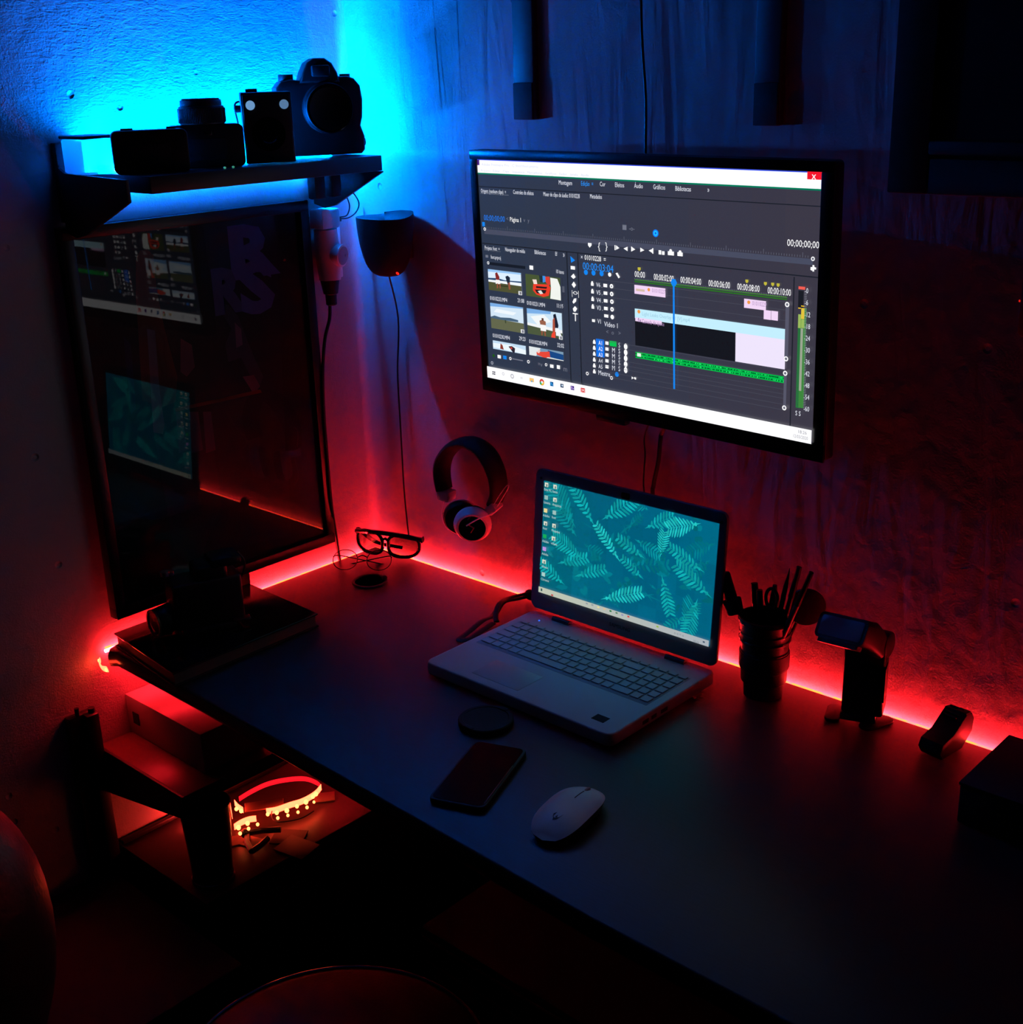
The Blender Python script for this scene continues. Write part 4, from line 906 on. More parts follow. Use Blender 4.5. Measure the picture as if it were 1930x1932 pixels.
o = thing('computer_mouse', 'flat white wireless mouse on the desk to the right of the phone', 'mouse', (.954, -.522, DZ), (0, 0, math.radians(10)))
ML, MW = .130, .066
def mouse_top(u, v, inset=0):
    th = PI*(v); # along length 0..1
    y = -ML/2+ML*v
    wv = MW/2*(1-(abs(2*v-1))**3.2*.32)
    if v > .999 or v < .001: wv = MW/2*.55
    s_ = 2*u-1; x = s_*wv
    h = .0235*(1-abs(s_)**4*.42)*(1-.38*(abs(2*v-.85)/1.15)**2.2)
    return x, y, h
def ml(z): return None
b = MB()
nu, nv = 20, 28
def MT(u, v):
    # round plan outline via superellipse
    a = (v-.5)*2; yy = math.copysign(1-(1-abs(a))**1.6, a) if False else a
    hw = (max(0, 1-abs(yy)**3.0))**(1/2.2)
    hw = max(hw, .02); s_ = 2*u-1
    h = .009+.016*(max(0, 1-abs(yy-.05)**2.4))**.8*(1-.45*abs(s_)**3)
    return Vector((s_*hw*MW/2, yy*ML/2, h))
b.grid(MT, nu, nv); b.build('shell', WHT, o)
b = MB()
rim = [Vector((MT(0, k/nv).x*.99, MT(0, k/nv).y, 0)) for k in range(nv+1)]+[Vector((MT(1, k/nv).x*.99, MT(1, k/nv).y, 0)) for k in range(nv, -1, -1)]
top = [MT(0, k/nv) for k in range(nv+1)]+[MT(1, k/nv) for k in range(nv, -1, -1)]
va_ = [b.bm.verts.new((p.x*.86, p.y*.93, .0005)) for p in rim]; vb_ = [b.bm.verts.new(p) for p in top]
for k in range(len(va_)): b.bm.faces.new((va_[k], va_[(k+1) % len(va_)], vb_[(k+1) % len(va_)], vb_[k]))
b.bm.faces.new(list(reversed(va_))); b.build('base', mat('mouse_base', '1a1a1c', .4), o)
def msurf(u, v, dz=.0003): p = MT(u, v); p.z += dz; return p
DG = mat('mouse_groove', '2a2e34', .5)
b = MB(); b.tube([msurf(.5, v) for v in (.62, .68, .74, .8)], .0006, 5); b.build('button_split', DG, o)
b = MB(); b.ball(msurf(.5, .86, -.0015), (.0032, .0085, .0035), 16); b.build('scroll_wheel', mat('wheel_grey', '8c9298', .4), o)
b = MB()
for pp in (((.40, .30), (.45, .33), (.43, .25)), ((.43, .27), (.47, .25), (.55, .27), (.6, .33), (.54, .235), (.47, .215)), ((.47, .26), (.5, .3), (.52, .26))): b.face([msurf(u, v, .0004) for u, v in pp])
b.build('printed_emblem', DG, o, smooth=0)

# ------------------------------------------------------------ laptop
LX, LY, LT = .7001, -.2225, .0242
LW, LD = .3745, .2607
lp = thing('laptop', 'open white laptop on the desk with green fern leaves on its display', 'laptop', (LX, LY, DZ))
m = Matrix.Translation((0, 0, .004))
b = MB(); b.prism(rrect(LW, LD, .014, 6), LT-.004, m, bev=.003, seg=3); b.build('base', LAPW, lp)
for sx in (-1, 1):
    for sy in (-1, 1):
        b = MB(); b.cyl((sx*.16, sy*.1, .0002), (sx*.16, sy*.1, .0045), .008, .009, seg=16); b.build('rubber_foot', RUBBER, lp)
zt = LT
# keyboard well
kw0, kw1, ky0, ky1 = -.172, .172, -.028, .083
b = MB(); b.box(((kw0+kw1)/2, (ky0+ky1)/2, zt-.0002), (kw1-kw0, ky1-ky0, .001), bev=.0004); b.build('keyboard_well', KEYBED, lp)
rows = [
    (ky1-.0045, .0085, [1.0]*19, 1),
    (ky1-.018, .0155, [1]*13+[2]+[1]*4, 0),
    (ky1-.0365, .0155, [1.5]+[1]*12+[1.5]+[1]*4, 0),
    (ky1-.055, .0155, [1.75]+[1]*11+[2.25]+[1]*3+[1], 0),
    (ky1-.0735, .0155, [1.25]+[1]*12+[1.75]+[1]*4, 0),
    (ky1-.092, .0155, [1.25, 1, 1, 1.1, 5.2, 1.1, 1, 1, 1, 1]+[2, 1, 1], 0)]
nk = 0
for y, h_, ks, fn in rows:
    tot = sum(ks); unit = (kw1-kw0-.004)/tot; x = kw0+.002
    for k in ks:
        w_ = unit*k
        b = MB(); b.box((x+w_/2, y-h_/2+.004, zt+.0014), (w_-.0032, h_-.0005, .0016), bev=.0005, seg=1)
        b.build('key', KEYW, lp); x += w_; nk += 1
b = MB(); b.box((-.052, -.083, zt+.0001), (.096, .058, .0007), bev=.0003); b.build('touchpad', mat('touchpad_white', 'bcc0c5', .35, vary=.02), lp)
b = MB(); b.box((.145, -.100, zt+.0002), (.022, .016, .0006)); b.build('sticker', mat('sticker_dark', '141a24', .7, spec=.15), lp)
b = MB(); b.ball((-.148, .0995, zt+.0004), (.0016, .0012, .0008), 10); b.build('power_light', mat('blue_dot', (20, 60, 255), .4, emit=(.02, .12, 1), es=2), lp)
for sx in (-.115, .118):
    b = MB(); b.cyl((sx-.018, LD/2-.011, zt+.001), (sx+.018, LD/2-.011, zt+.001), .0052, seg=16); b.build('hinge', mat('hinge_grey', '3a3d42', .4), lp)
b = MB()
for k, w_ in ((-.05, .014), (-.03, .012), (-.005, .016)): b.box((LW/2-.0006, k, .013), (.002, w_, .006))
b.build('side_ports', BLKM, lp)
# lid
ANG = .0944; SH_ = .0069
lid_m = Matrix.Translation((0, LD/2-.012, zt)) @ Matrix.Rotation(-ANG, 4, 'X')   # local: x right, z up the lid, y back
LIDH = .0417+.1935+.0165
b = MB(); mm = lid_m @ frame_m((SH_*.5, .0075, LIDH/2+.006), (1, 0, 0), (0, 0, 1)); b.prism(rrect(LW+.002, LIDH-.008, .013, 6), .0075, mm, bev=.0018, seg=2); lid = b.build('lid', mat('lid_grey', '868a94', .45, vary=.02), lp)
b = MB(); b.prism(rrect(.017, .0105, .003, 4), .0004, lid_m @ frame_m((SH_*.5+.0, 0, .0417+.1935+.0070), (1, 0, 0), (0, 0, 1))); b.build('webcam', BLKG, lid)
b = MB(); b.text('SAMSUNG', .0085, lid_m @ frame_m((SH_, -.0002, .022), (1, 0, 0), (0, 0, 1)), .0001, sx=1.1, align='CENTER'); b.build('brand_lettering', mat('letter_grey', '30343c', .4), lid)
b = MB()
for sx in (-.172, .182): b.cyl(lid_m @ Vector((sx, -.0, .238)), lid_m @ Vector((sx, -.0008, .238)), .0022, seg=12)
b.build('bumper', RUBBER, lid)
S = Scr(.344, .1935, [(1027.6, 903), (1356, 988), (1340, 1222), (1020.7, 1116)], (0, 0, 0))
S.crop(1000, 880, .2073)
for i in range(10):
    for j in range(6):
        f = i/9; g_ = j/5
        S.n = 0; n1 = random.uniform(-5, 5)
        S.R(i/10, j/6, (i+1)/10, (j+1)/6, (0, int(104+n1-6*math.sin(f*3)), int(126+n1+10*f)))
S.n = 3
def fern(x0, y0, x1, y1, wd, n, col, stem=.22, both=(1, 1)):
    """frond from its tip x0,y0 to its wide end x1,y1; leaflets swept toward the tip"""
    u0, v0 = S.uv(x0, y0); u1, v1 = S.uv(x1, y1); asp = S.H/S.W
    ax = Vector((u1-u0, (v1-v0)*asp)); L_ = ax.length; d = ax/L_; nrm = Vector((-d.y, d.x))
    def put(p): return (p.x, p.y/asp)
    o0 = Vector((u0, v0*asp))
    S.fpoly([put(o0), put(o0+d*L_+nrm*.0016), put(o0+d*L_-nrm*.0016)], tuple(int(c*.92) for c in col))
    # tapered tip
    S.fpoly([put(o0), put(o0+d*L_*stem+nrm*.0052), put(o0+d*L_*stem*1.2), put(o0+d*L_*stem-nrm*.0052)], col)
    n = max(6, int(n*.78))
    for k in range(n):
        f = stem*.7+(1-stem*.7)*k/(n-1)
        ln = wd*max(.1, math.sin(min(1, (f-stem*.5)*1.7)*PI*.5))**.8*(1-.5*max(0, f-.65)*1.6)
        for s_ in (1, -1):
            if not both[0 if s_ > 0 else 1]: continue
            base = o0+d*L_*f; dr = (nrm*s_*.86+d*.5).normalized()
            tp = base+dr*ln*random.uniform(.86, 1.05); pn = Vector((-dr.y, dr.x)); wv = L_/n*.30
            sh = random.uniform(.86, 1.1); c = tuple(min(255, int(x*sh)) for x in col)
            S.fpoly([put(q_) for q_ in (base-pn*wv*.45, base+dr*ln*.35-pn*wv, base+dr*ln*.8-pn*wv*.7, tp, base+dr*ln*.8+pn*wv*.6, base+dr*ln*.35+pn*wv, base+pn*wv*.45)], c)
c1_, c2c, c3_, c4_ = (34, 196, 194), (16, 166, 170), (8, 142, 152), (2, 122, 138)
random.seed(5)
for f_ in [(random.uniform(150, 1650), random.uniform(250, 1350), random.uniform(150, 1650), random.uniform(250, 1350), .03, 8, (2, 116, 134)) for _ in range(9)] + [
    (1690, 700, 1460, 780, .05, 12, c4_), (1640, 850, 1480, 1000, .05, 10, c4_), (500, 700, 640, 800, .05, 9, c4_), (900, 900, 1250, 900, .05, 12, c4_), (820, 1290, 760, 1200, .03, 7, c4_), (900, 560, 1010, 450, .03, 7, c4_),
    (430, 560, 200, 130, .085, 17, c3_), (1080, 390, 980, 330, .045, 8, c3_), (260, 880, 520, 830, .045, 12, c2c), (1220, 560, 1190, 860, .04, 9, c4_), (1400, 1480, 1490, 1250, .07, 14, c3_),
    (600, 540, 400, 170, .05, 13, c2c), (660, 480, 940, 300, .065, 14, c2c), (440, 640, 250, 330, .07, 14, c3_),
    (1050, 560, 1300, 450, .05, 12, c2c), (1560, 515, 1270, 560, .06, 15, c1_), (1190, 830, 1230, 600, .045, 13, c1_), (960, 655, 1180, 800, .045, 12, c3_),
    (520, 860, 230, 620, .062, 17, c2c), (840, 875, 620, 530, .040, 15, c1_), (1060, 840, 820, 650, .040, 11, c2c), (1050, 1030, 860, 840, .036, 11, c2c),
    (1600, 970, 1290, 740, .045, 14, c2c), (1670, 1210, 1350, 900, .058, 15, c2c), (340, 1080, 100, 860, .055, 14, c2c), (420, 1000, 690, 930, .040, 12, c2c),
    (660, 1210, 1020, 1150, .050, 16, c1_), (1210, 980, 1290, 1340, .048, 14, c2c), (1540, 1200, 1440, 1530, .06, 16, c2c), (1420, 1370, 1250, 1480, .04, 9, c3_)]:
    fern(*f_)
# desktop icons and captions
IC = (225, 225, 205)
for x, y, c_, s_ in ((165, 152, IC, 'Este PC'), (163, 270, (150, 190, 185), 'Lixeira'), (158, 390, (240, 220, 150), 'Adobe'), (158, 510, IC, 'foot'), (153, 628, (20, 170, 90), 'Adobe'), (150, 745, (190, 150, 225), 'Adobe'), (148, 863, IC, 'Videos'), (143, 980, (170, 210, 205), 'Chrome'),
                     (243, 172, IC, 'fotos'), (242, 292, IC, 'Arquivos'), (238, 410, (160, 195, 190), 'foot'), (236, 532, IC, 'Projetos'), (232, 650, IC, 'videos')):
    S.rect(x-15, y-26, x+15, y+20, c_); S.rect(x-3, y-10, x+8, y+16, (90, 130, 130)) if c_ == IC else None
    S.text(x-22, y+37, s_, .0062, (200, 222, 215), .85)
vt_ = S.uv(105, 1088)[1]
for k in range(24): S.R(k/24, vt_, (k+1)/24, 1, (int(196-22*k/24), int(204-22*k/24), int(184+6*k/24)))
u, v = S.uv(128, 1120); S.R(u-.005, v-.012, u+.005, v+.012, (50, 90, 90))
for x, y, c_ in ((225, 1170, (200, 60, 60)), (540, 1248, (150, 160, 165)), (590, 1262, (150, 160, 165)), (645, 1283, (235, 225, 150)), (700, 1300, (225, 190, 150)), (755, 1318, (20, 120, 60)), (810, 1336, (90, 130, 100)), (862, 1355, (150, 150, 190)), (917, 1370, (220, 70, 70)), (1180, 1463, (150, 190, 60)), (1598, 1605, (70, 90, 110))):
    S.rect(x-9, y-10, x+9, y+10, c_)
u, v = S.uv(1540, 1580); S.text(1500, 1592, '18:26', .005, (120, 130, 140)); S.text(1330, 1518, 'o o = o', .006, (120, 130, 140))
S.b.bm.transform(lid_m @ Matrix.Translation((SH_, -.0006, .0417+.1935/2)))
S.b.build('display', screen_mat('laptop_screen', LAP_E), lid, smooth=0)

# strap / cable bundle at the laptop's left
t = thing('camera_strap', 'twisted dark camera strap on the desk at the laptop\'s left side', 'strap', (.45, -.12, DZ))
b = MB()
S1 = [(.452, -.022, .012), (.435, -.05, .008), (.432, -.085, .012), (.448, -.125, .006), (.455, -.160, .010), (.462, -.2, .006), (.470, -.232, .005), (.482, -.22, .005), (.478, -.19, .006), (.47, -.15, .006)]
b.tube(bez([(x, y, DZ+z) for x, y, z in S1], 6), .0042, 8, flat=(1.5, .5)); b.build('strap_band', BLEATH, t, world=True)
b = MB(); S2 = [(.45, -.03, .018), (.428, -.06, .012), (.44, -.1, .018), (.458, -.13, .012), (.474, -.145, .008)]
b.tube(bez([(x, y, DZ+z) for x, y, z in S2], 6), .0036, 8, flat=(1.4, .6)); b.build('strap_band', BLEATH, t, world=True)
b = MB(); b.ball((.447, -.028, DZ+.012), (.013, .009, .010), 14); b.build('strap_buckle', BLK, t, world=True)

# ------------------------------------------------------------ lens-shaped pen mug with its contents
mx_, my_ = .957, -.072
mug = thing('lens_mug', 'black mug shaped like a camera lens, full of pens, right of the laptop', 'mug', (mx_, my_, DZ))
b = MB(); b.lathe([(.026, .0003), (.029, .001), (.030, .022), (.034, .026), (.0345, .045), (.0365, .047), (.0365, .075), (.035, .077), (.0352, .088), (.037, .09), (.038, .118), (.0395, .121), (.0395, .128), (.036, .1285), (.0355, .12), (.028, .01)], None, 40); b.build('body', BLK, mug)
b = MB(); b.lathe([(.0368, .0492), (.0374, .0500), (.0374, .0725), (.0368, .0732)], None, 48, cap=False); b.build('grip_ring', RUBBER, mug)
b = MB(); b.lathe([(.0397, .1215), (.0405, .1225), (.0405, .126), (.0397, .127)], None, 40, cap=False); b.build('rim_ring', mat('mug_rim', '2c3036', .2, metal=.6), mug)
b = MB(); b.lathe([(.0382, .0925), (.0388, .093), (.0388, .0955), (.0382, .096)], None, 40, cap=False); b.lathe([(.0382, .1045), (.0386, .105), (.0386, .107), (.0382, .1075)], None, 40, cap=False); b.build('focus_ring', BLKG, mug)
def pen(name, label, cat, p_bot, p_top, r, parts, group=None):
    p0, p1 = Vector(p_bot), Vector(p_top); t = thing(name, label, cat, p0); d = (p1-p0)
    for nm, f0, f1, r0, r1, m_ in parts:
        b = MB(); b.cyl(p0+d*f0, p0+d*f1, r*r0, r*r1, seg=12); b.build(nm, m_, t, world=True)
    t['group'] = 'pens and tools in the lens mug'
    return t
DK2 = mat('pen_dark', '0c0c0e', .4); PG = mat('pen_grey', '8a8084', .35)
def tp(px, py, y): return at(px, py, 1, y)
pen('dusting_brush', 'brush with a thick black head leaning out of the mug toward the laptop', 'brush', (mx_+.01, my_+.005, DZ+.03), tp(1377, 1100, my_-.005), .004, [('handle', 0, .72, .8, .9, DK2)])
hb = tp(1372, 1118, my_-.005)
t = bpy.data.objects['dusting_brush']
b = MB(); q0 = tp(1388, 1158, my_-.005); q1 = tp(1380, 1130, my_-.005); q2 = tp(1366, 1080, my_-.005)
b.cyl(q0, q1, .0125, .0145, seg=20, bev=.002); b.cyl(q1, q2, .0095, .0085, seg=20, bev=.003); b.box(tp(1362, 1100, my_-.01), (.014, .012, .026), rot=(0, -.35, 0), bev=.003); b.build('brush_head', BLKM, t, world=True)
mk = [('barrel', 0, .8, 1, 1, DK2), ('cap', .8, 1, 1.25, 1.1, DK2)]
pen('marker', 'thick black marker standing upright at the mug\'s left side', 'marker', (mx_-.008, my_+.005, DZ+.02), tp(1423, 1100, my_+.01), .0048, mk)
pen('marker', 'short stubby black marker just right of the thick upright one', 'marker', (mx_-.002, my_, DZ+.02), tp(1433, 1113, my_+.0), .0040, mk)
pen('pencil', 'black pencil with a pointed tip, leftmost of the three tall ones in the mug', 'pencil', (mx_+.004, my_-.004, DZ+.02), tp(1490, 1072, my_+.01), .0036, [('barrel', 0, .85, 1, 1, DK2), ('tip', .85, 1, 1, .1, DK2)])
pen('pen', 'tall black ballpoint pen, middle of the three tall ones in the mug', 'pen', (mx_+.006, my_+.004, DZ+.02), tp(1508, 1070, my_+.01), .0040, [('barrel', 0, .75, 1, 1, DK2), ('cap', .75, 1, 1.2, 1.0, DK2)])
pen('craft_knife', 'craft knife with a pale grip leaning right, rightmost in the mug', 'knife', (mx_+.002, my_-.008, DZ+.02), tp(1531, 1080, my_-.005), .0044, [('grip', 0, .72, 1, 1, PG), ('handle', .72, 1, 1.1, .8, DK2)])
pen('scissors', 'black scissors handle bundle in the middle of the mug', 'scissors', (mx_+.0, my_+.008, DZ+.02), tp(1462, 1104, my_+.01), .0042, [('blade', 0, .8, 1, 1, DK2), ('handle', .8, 1, 1.6, .8, DK2)])
b = MB(); b.tube(lens_loop(.02, .032, tp(1456, 1130, my_), Vector((1, 0, 0)), Vector((0, 0, 1)), 2), .0026, 8, closed=True); b.build('finger_ring', DK2, bpy.data.objects['scissors'], world=True)
# round black shade beside the mug
p = at(1521, 1145, 1, -.035)
o = thing('hand_mirror', 'round black hand mirror leaning out of the mug toward the flash', 'mirror', (mx_+.008, my_+.012, DZ+.03))
q_ = Vector((.55, -.8, .1)).normalized(); xx = q_.cross(Vector((0, 0, 1))).normalized(); mm = Matrix((xx, q_.cross(xx), q_)).transposed().to_4x4(); mm.translation = p
b = MB(); b.lathe([(.020, -.004), (.0275, -.003), (.0285, 0), (.0275, .003), (.020, .004)], mm, 36); b.build('disc', BLKM, o, world=True)
b = MB(); b.cyl(p+Vector((-.012, 0, -.022)), (mx_+.008, my_+.012, DZ+.03), .0024, seg=10); b.build('stalk', BLK, o, world=True)

# ------------------------------------------------------------ flash gun on its stand
fx, fy = 1.105, -.052
fl = thing('flash_gun', 'black camera flash on a small stand with its head tilted to the laptop', 'flash', (fx, fy, DZ))
# facing direction of the head: toward -x,-y and the camera's left
hd = Vector((.12, -.98, 0)).normalized()
b = MB()
b.box((fx+.004, fy+.004, DZ+.067), (.058, .042, .104), rot=(0, 0, .35), bev=.005, seg=3); b.build('body', BLK, fl, world=True)
b = MB(); b.prism(rrect(.05, .022, .01, 4), .005, frame_m((fx-.034, fy-.012, DZ+.0003), (.35, -.9, 0), (.9, .35, 0)), bev=.0015)
b.build('stand_foot', BLK, fl, world=True)
b = MB(); b.prism(rrect(.056, .022, .01, 4), .005, frame_m((fx+.028, fy-.001, DZ+.0003), (.35, .9, 0), (-.9, .35, 0)), bev=.0015); b.build('stand_foot', BLK, fl, world=True)
b = MB(); b.box((fx, fy-.0, DZ+.0095), (.05, .035, .012), rot=(0, 0, .35), bev=.002); b.build('shoe_mount', GREYM, fl, world=True)
# head: window corners measured in the photo
hc = at(1590, 1186, 1, -.085)
win = [at(x, y, 1, yy) for x, y, yy in ((1553, 1158, -.066), (1632, 1176, -.090), (1624, 1214, -.106), (1541, 1194, -.082))]
wx = (win[1]-win[0]+win[2]-win[3]); wy = (win[0]-win[3]+win[1]-win[2])
hm = frame_m(sum(win, Vector())/4, wx, wy)
ww = (win[1]-win[0]).length; wh = (win[0]-win[3]).length
b = MB()
def ring_(w_, h_, z, dx=0, dy=0): return [hm @ Vector((x+dx, y+dy, z)) for x, y in rrect(w_, h_, min(w_, h_)*.22, 4)]
rs = [ring_(ww*1.0, wh*1.0, -.001), ring_(ww*1.16, wh*1.30, -.0005), ring_(ww*1.18, wh*1.34, -.006), ring_(ww*1.10, wh*1.36, -.022, .002, .002), ring_(ww*.98, wh*1.3, -.040, .003, -.002), ring_(ww*.85, wh*1.15, -.056, .003, -.006), ring_(ww*.65, wh*.8, -.062, .003, -.008)]
vr = [[b.bm.verts.new(p) for p in r] for r in rs]
for a, c in zip(vr, vr[1:]):
    for k in range(len(a)): b.bm.faces.new((a[k], a[(k+1) % len(a)], c[(k+1) % len(a)], c[k]))
b.bm.faces.new(vr[0]); b.bm.faces.new(vr[-1])
bmesh.ops.recalc_face_normals(b.bm, faces=b.bm.faces[:]); b.build('head', BLK, fl, world=True)
b = MB(); v_ = [hm @ Vector((x, y, .0004)) for x, y in rrect(ww, wh, wh*.12, 4)]; b.face(v_)
b.build('flash_window', mat('flash_window', '6f7c8c', .3, bump=.5, scale=40, stretch=(1, 30, 30)), fl, world=True, smooth=0)
b = MB(); c_ = hm @ Vector((0, -wh*.66, -.006)); b.prism(rrect(ww*.95, .012, .003, 3), .006, frame_m(c_, wx, hm.to_3x3() @ Vector((0, 0, 1)))); b.build('diffuser_lip', WHT if False else mat('lip_grey', '50484a', .3), fl, world=True)
b = MB(); hj = Vector((fx+.004, fy+.004, DZ+.124)); b.cyl(hj-Vector((.028, 0, 0)), hj+Vector((.032, .006, 0)), .019, seg=24, bev=.003); b.build('swivel', BLK, fl, world=True)
b = MB(); b.box((fx+.036, fy-.0, DZ+.07), (.003, .03, .05), rot=(0, 0, .35)); b.build('battery_door', BLKG, fl, world=True)

# ------------------------------------------------------------ small black battery charger, black box at the right
sm = thing('battery_charger', 'small chunky black battery charger standing tilted right of the flash', 'charger', (1.232, -.050, DZ), (0, 0, -.15))
m = frame_m((-.014, .0, 0), (0, 1, 0), (0, 0, 1))
b = MB(); b.prism([(-.035, .001), (.012, .001), (.034, .022), (.036, .040), (.030, .050), (.018, .052), (-.012, .030), (-.036, .024), (-.042, .012)], .036, m, bev=.003, seg=2); b.build('body', BLK, sm)
b = MB()
for k in range(4): b.box((.0+.002, .012+k*.006-.006, .045+k*.002), (.022, .003, .006), rot=(.6, 0, 0), bev=.001)
b.build('contacts', BLKG, sm)
b = MB(); b.box((.012, .022, .046), (.018, .012, .014), bev=.002); b.build('latch', BLK, sm)
bx = thing('black_box', 'plain black box cut off at the right edge of the desk', 'box', (1.40, -.13, DZ))
b = MB(); b.box((1.40, -.14, DZ+.027), (.15, .15, .053), rot=(0, 0, 0), bev=.003); b.build('body', BLKM, bx, world=True)
b = MB(); b.box((1.40, -.14, DZ+.0555), (.152, .152, .004), bev=.001); b.build('lid', BLKM, bx, world=True)

# ------------------------------------------------------------ under the desk at the left: shelf, box, low cabinet
us = thing('under_desk_shelf', 'bracketed dark shelf on the left wall just under the desk', 'shelf', (0, -.45, .572))
UZ = .572
b = MB(); b.box((.131, -.465, UZ-.0125), (.258, .38, .025), bev=.0015); b.build('board', mat('dark_red_wood', '5a4038', .35, bump=.15, scale=60, vary=.25), us, world=True)
def bracket2():
    b = MB(); m = frame_m((0, -.655, UZ), (1, 0, 0), (0, 0, 1)); b.prism([(.012, .001), (.262, .001), (.262, -.040), (.035, -.082), (.012, -.082)], .006, m, bev=.0008); b.build('arm', BRKT, us, world=True)
    b = MB(); b.box((.008, -.684, UZ-.080), (.016, .050, .31), bev=.003); b.box((.022, -.672, UZ-.08), (.02, .022, .31), bev=.003); b.build('wall_plate', BRKT, us, world=True)
    b = MB(); b.cyl((.012, -.690, UZ+.07), (.012, -.690, UZ+.088), .004, seg=10); b.cyl((.02, -.668, UZ+.07), (.02, -.668, UZ+.083), .006, seg=10); b.build('hook', BRKT, us, world=True)
bracket2()
b = MB(); m = frame_m((0, -.285, UZ-.026), (1, 0, 0), (0, 0, 1)); b.prism([(.012, 0), (.25, 0), (.25, -.015), (.035, -.06), (.012, -.06)], .006, m); b.box((.008, -.288, UZ-.08), (.016, .03, .12)); b.build('arm', BRKT, us, world=True)
t = thing('metal_box', 'grey metal equipment box on the shelf under the desk', 'box', (.115, -.53, UZ))
b = MB(); b.box((.115, -.535, UZ+.037), (.228, .118, .073), bev=.002); b.build('case', mat('box_grey', 'a09898', .32, bump=.1, scale=300), t, world=True)
b = MB(); b.box((.03, -.5945, UZ+.035), (.018, .002, .022)); b.build('socket', BLKM, t, world=True)
b = MB(); b.box((.19, -.505, UZ+.078), (.045, .04, .009), bev=.001); b.build('adapter_block', BLK, t, world=True)
# pile of dark cloth on the shelf in front of the box
t = None



# low cabinet whose top carries a coiled strip
lc = thing('low_cabinet', 'low dark cabinet against the left wall beneath the bracketed shelf', 'cabinet', (.19, -.33, 0))
b = MB(); b.box((.137, -.325, .361), (.270, .646, .018), bev=.002); b.build('top', mat('cabinet_top', '4a3a36', .4, bump=.1, scale=90, vary=.2), lc, world=True)
b = MB(); b.box((.135, -.325, .176), (.258, .634, .352), bev=.002); b.build('carcass', mat('cabinet_dark', '100c0b', .5), lc, world=True)
b = MB(); b.box((.2665, -.48, .176), (.004, .30, .33), bev=.001); b.build('door', mat('cabinet_dark', '0f0b0a', .5), lc, world=True)
b = MB(); b.box((.2665, -.165, .176), (.004, .30, .33), bev=.001); b.build('door', mat('cabinet_dark', '0f0b0a', .5), lc, world=True)
b = MB(); b.box((.010, -.325, .374), (.010, .64, .009), bev=.002); b.build('shadow_line_strip', mat('shadow_line_dark', '241a18', .5), lc, world=True)  # dark strip drawn as the soft shadow line between top and wall
t = thing('dark_chest', 'low black chest against the left wall at the left edge of the picture', 'chest', (.2, -.98, 0))
b = MB(); b.box((.2, -.985, .15), (.39, .62, .30), bev=.006); b.build('body', BLKM, t, world=True)
b = MB(); b.box((.2, -.985, .315), (.398, .63, .034), bev=.006); b.build('lid', BLKM, t, world=True)

# tumbler on the low cabinet
t = thing('black_tumbler', 'tall black tumbler standing under the bracket arm below the desk', 'tumbler', (.222, -.598, .370))
b = MB(); b.lathe([(.027, .0006), (.0315, .002), (.0335, .007), (.0345, .03), (.042, .145), (.043, .148), (.041, .149), (.033, .02)], None, 40); b.build('body', mat('tumbler_black', '0a0707', .25), t)
b = MB(); b.lathe([(.0345, .0015), (.0365, .003), (.0365, .008), (.0345, .0095)], None, 40, cap=False); b.build('base_ring', mat('tumbler_ring', '4a2c26', .18, spec=.8, coat=.5), t)

# coiled red strip with bright chips
co = thing('coiled_light_strip', 'coiled end of a red light strip with bright chips below the desk', 'light strip', (.15, -.42, .37))
CZ = .395
back = [at(x, y, 2, CZ) for x, y in ((452, 1512), (475, 1498), (505, 1484), (540, 1476), (575, 1474), (598, 1482), (606, 1490))]
def ribbon(par, pts, hgt, m_, name='ribbon'):
    b = MB(); P_ = bez(pts, 6)
    a = [b.bm.verts.new(p) for p in P_]; c = [b.bm.verts.new(p+Vector((0, 0, hgt))) for p in P_]
    for k in range(len(a)-1): b.bm.faces.new((a[k], a[k+1], c[k+1], c[k]))
    sol = b.build(name, m_, par, world=True); md = sol.modifiers.new('t', 'SOLIDIFY'); md.thickness = .0008; return sol
ribbon(co, back, .010, mat('ribbon_red', (150, 12, 20), .3, emit=(1, .008, .02), es=1.1))
front = [at(x, y, 2, CZ) for x, y in ((606, 1490), (598, 1500), (586, 1509), (568, 1518), (548, 1524), (522, 1533), (503, 1536))]
ribbon(co, front, .012, REDRIB)
left = [at(x, y, 2, CZ) for x, y in ((443, 1566), (455, 1558), (470, 1552), (484, 1550))]
ribbon(co, left, .012, REDRIB)
lb = [at(x, y, 2, CZ+.004) for x, y in ((443, 1520), (450, 1528), (459, 1534))]
ribbon(co, lb, .012, REDRIB)
ribbon(co, [at(434, 1520, 2, CZ), at(438, 1545, 2, CZ)], .012, REDRIB)
ribbon(co, [(.045, -.50, .372), (.052, -.525, .372), (.065, -.545, .372)], .012, mat('red_led_hidden_fill', (255, 60, 50), .4, emit=(1, .03, .025), es=60), 'hidden_fill_ribbon')  # hidden length added behind the tumbler to light the wall red
for px, py, r_ in ((597, 1496, .0032), (591, 1501, .0030), (578, 1511, .0036), (561, 1519, .003), (542, 1527, .0036), (523, 1531, .0032), (506, 1534, .0028), (451, 1559, .0036), (468, 1551, .0034), (447, 1524, .003), (456, 1528, .003), (593, 1511, .0022), (580, 1521, .0026), (563, 1530, .0024), (544, 1536, .0024), (525, 1541, .0026), (487, 1553, .0026), (470, 1561, .0026), (454, 1570, .0028)):
    p = at(px, py, 2, CZ+.007); d = (CAM-p).normalized()
    b = MB(); b.ball(p+Vector((.004, -.004, .001)), (r_*1.15, r_*1.15, r_*1.3), 10); b.build('light_chip', REDCH, co, world=True)
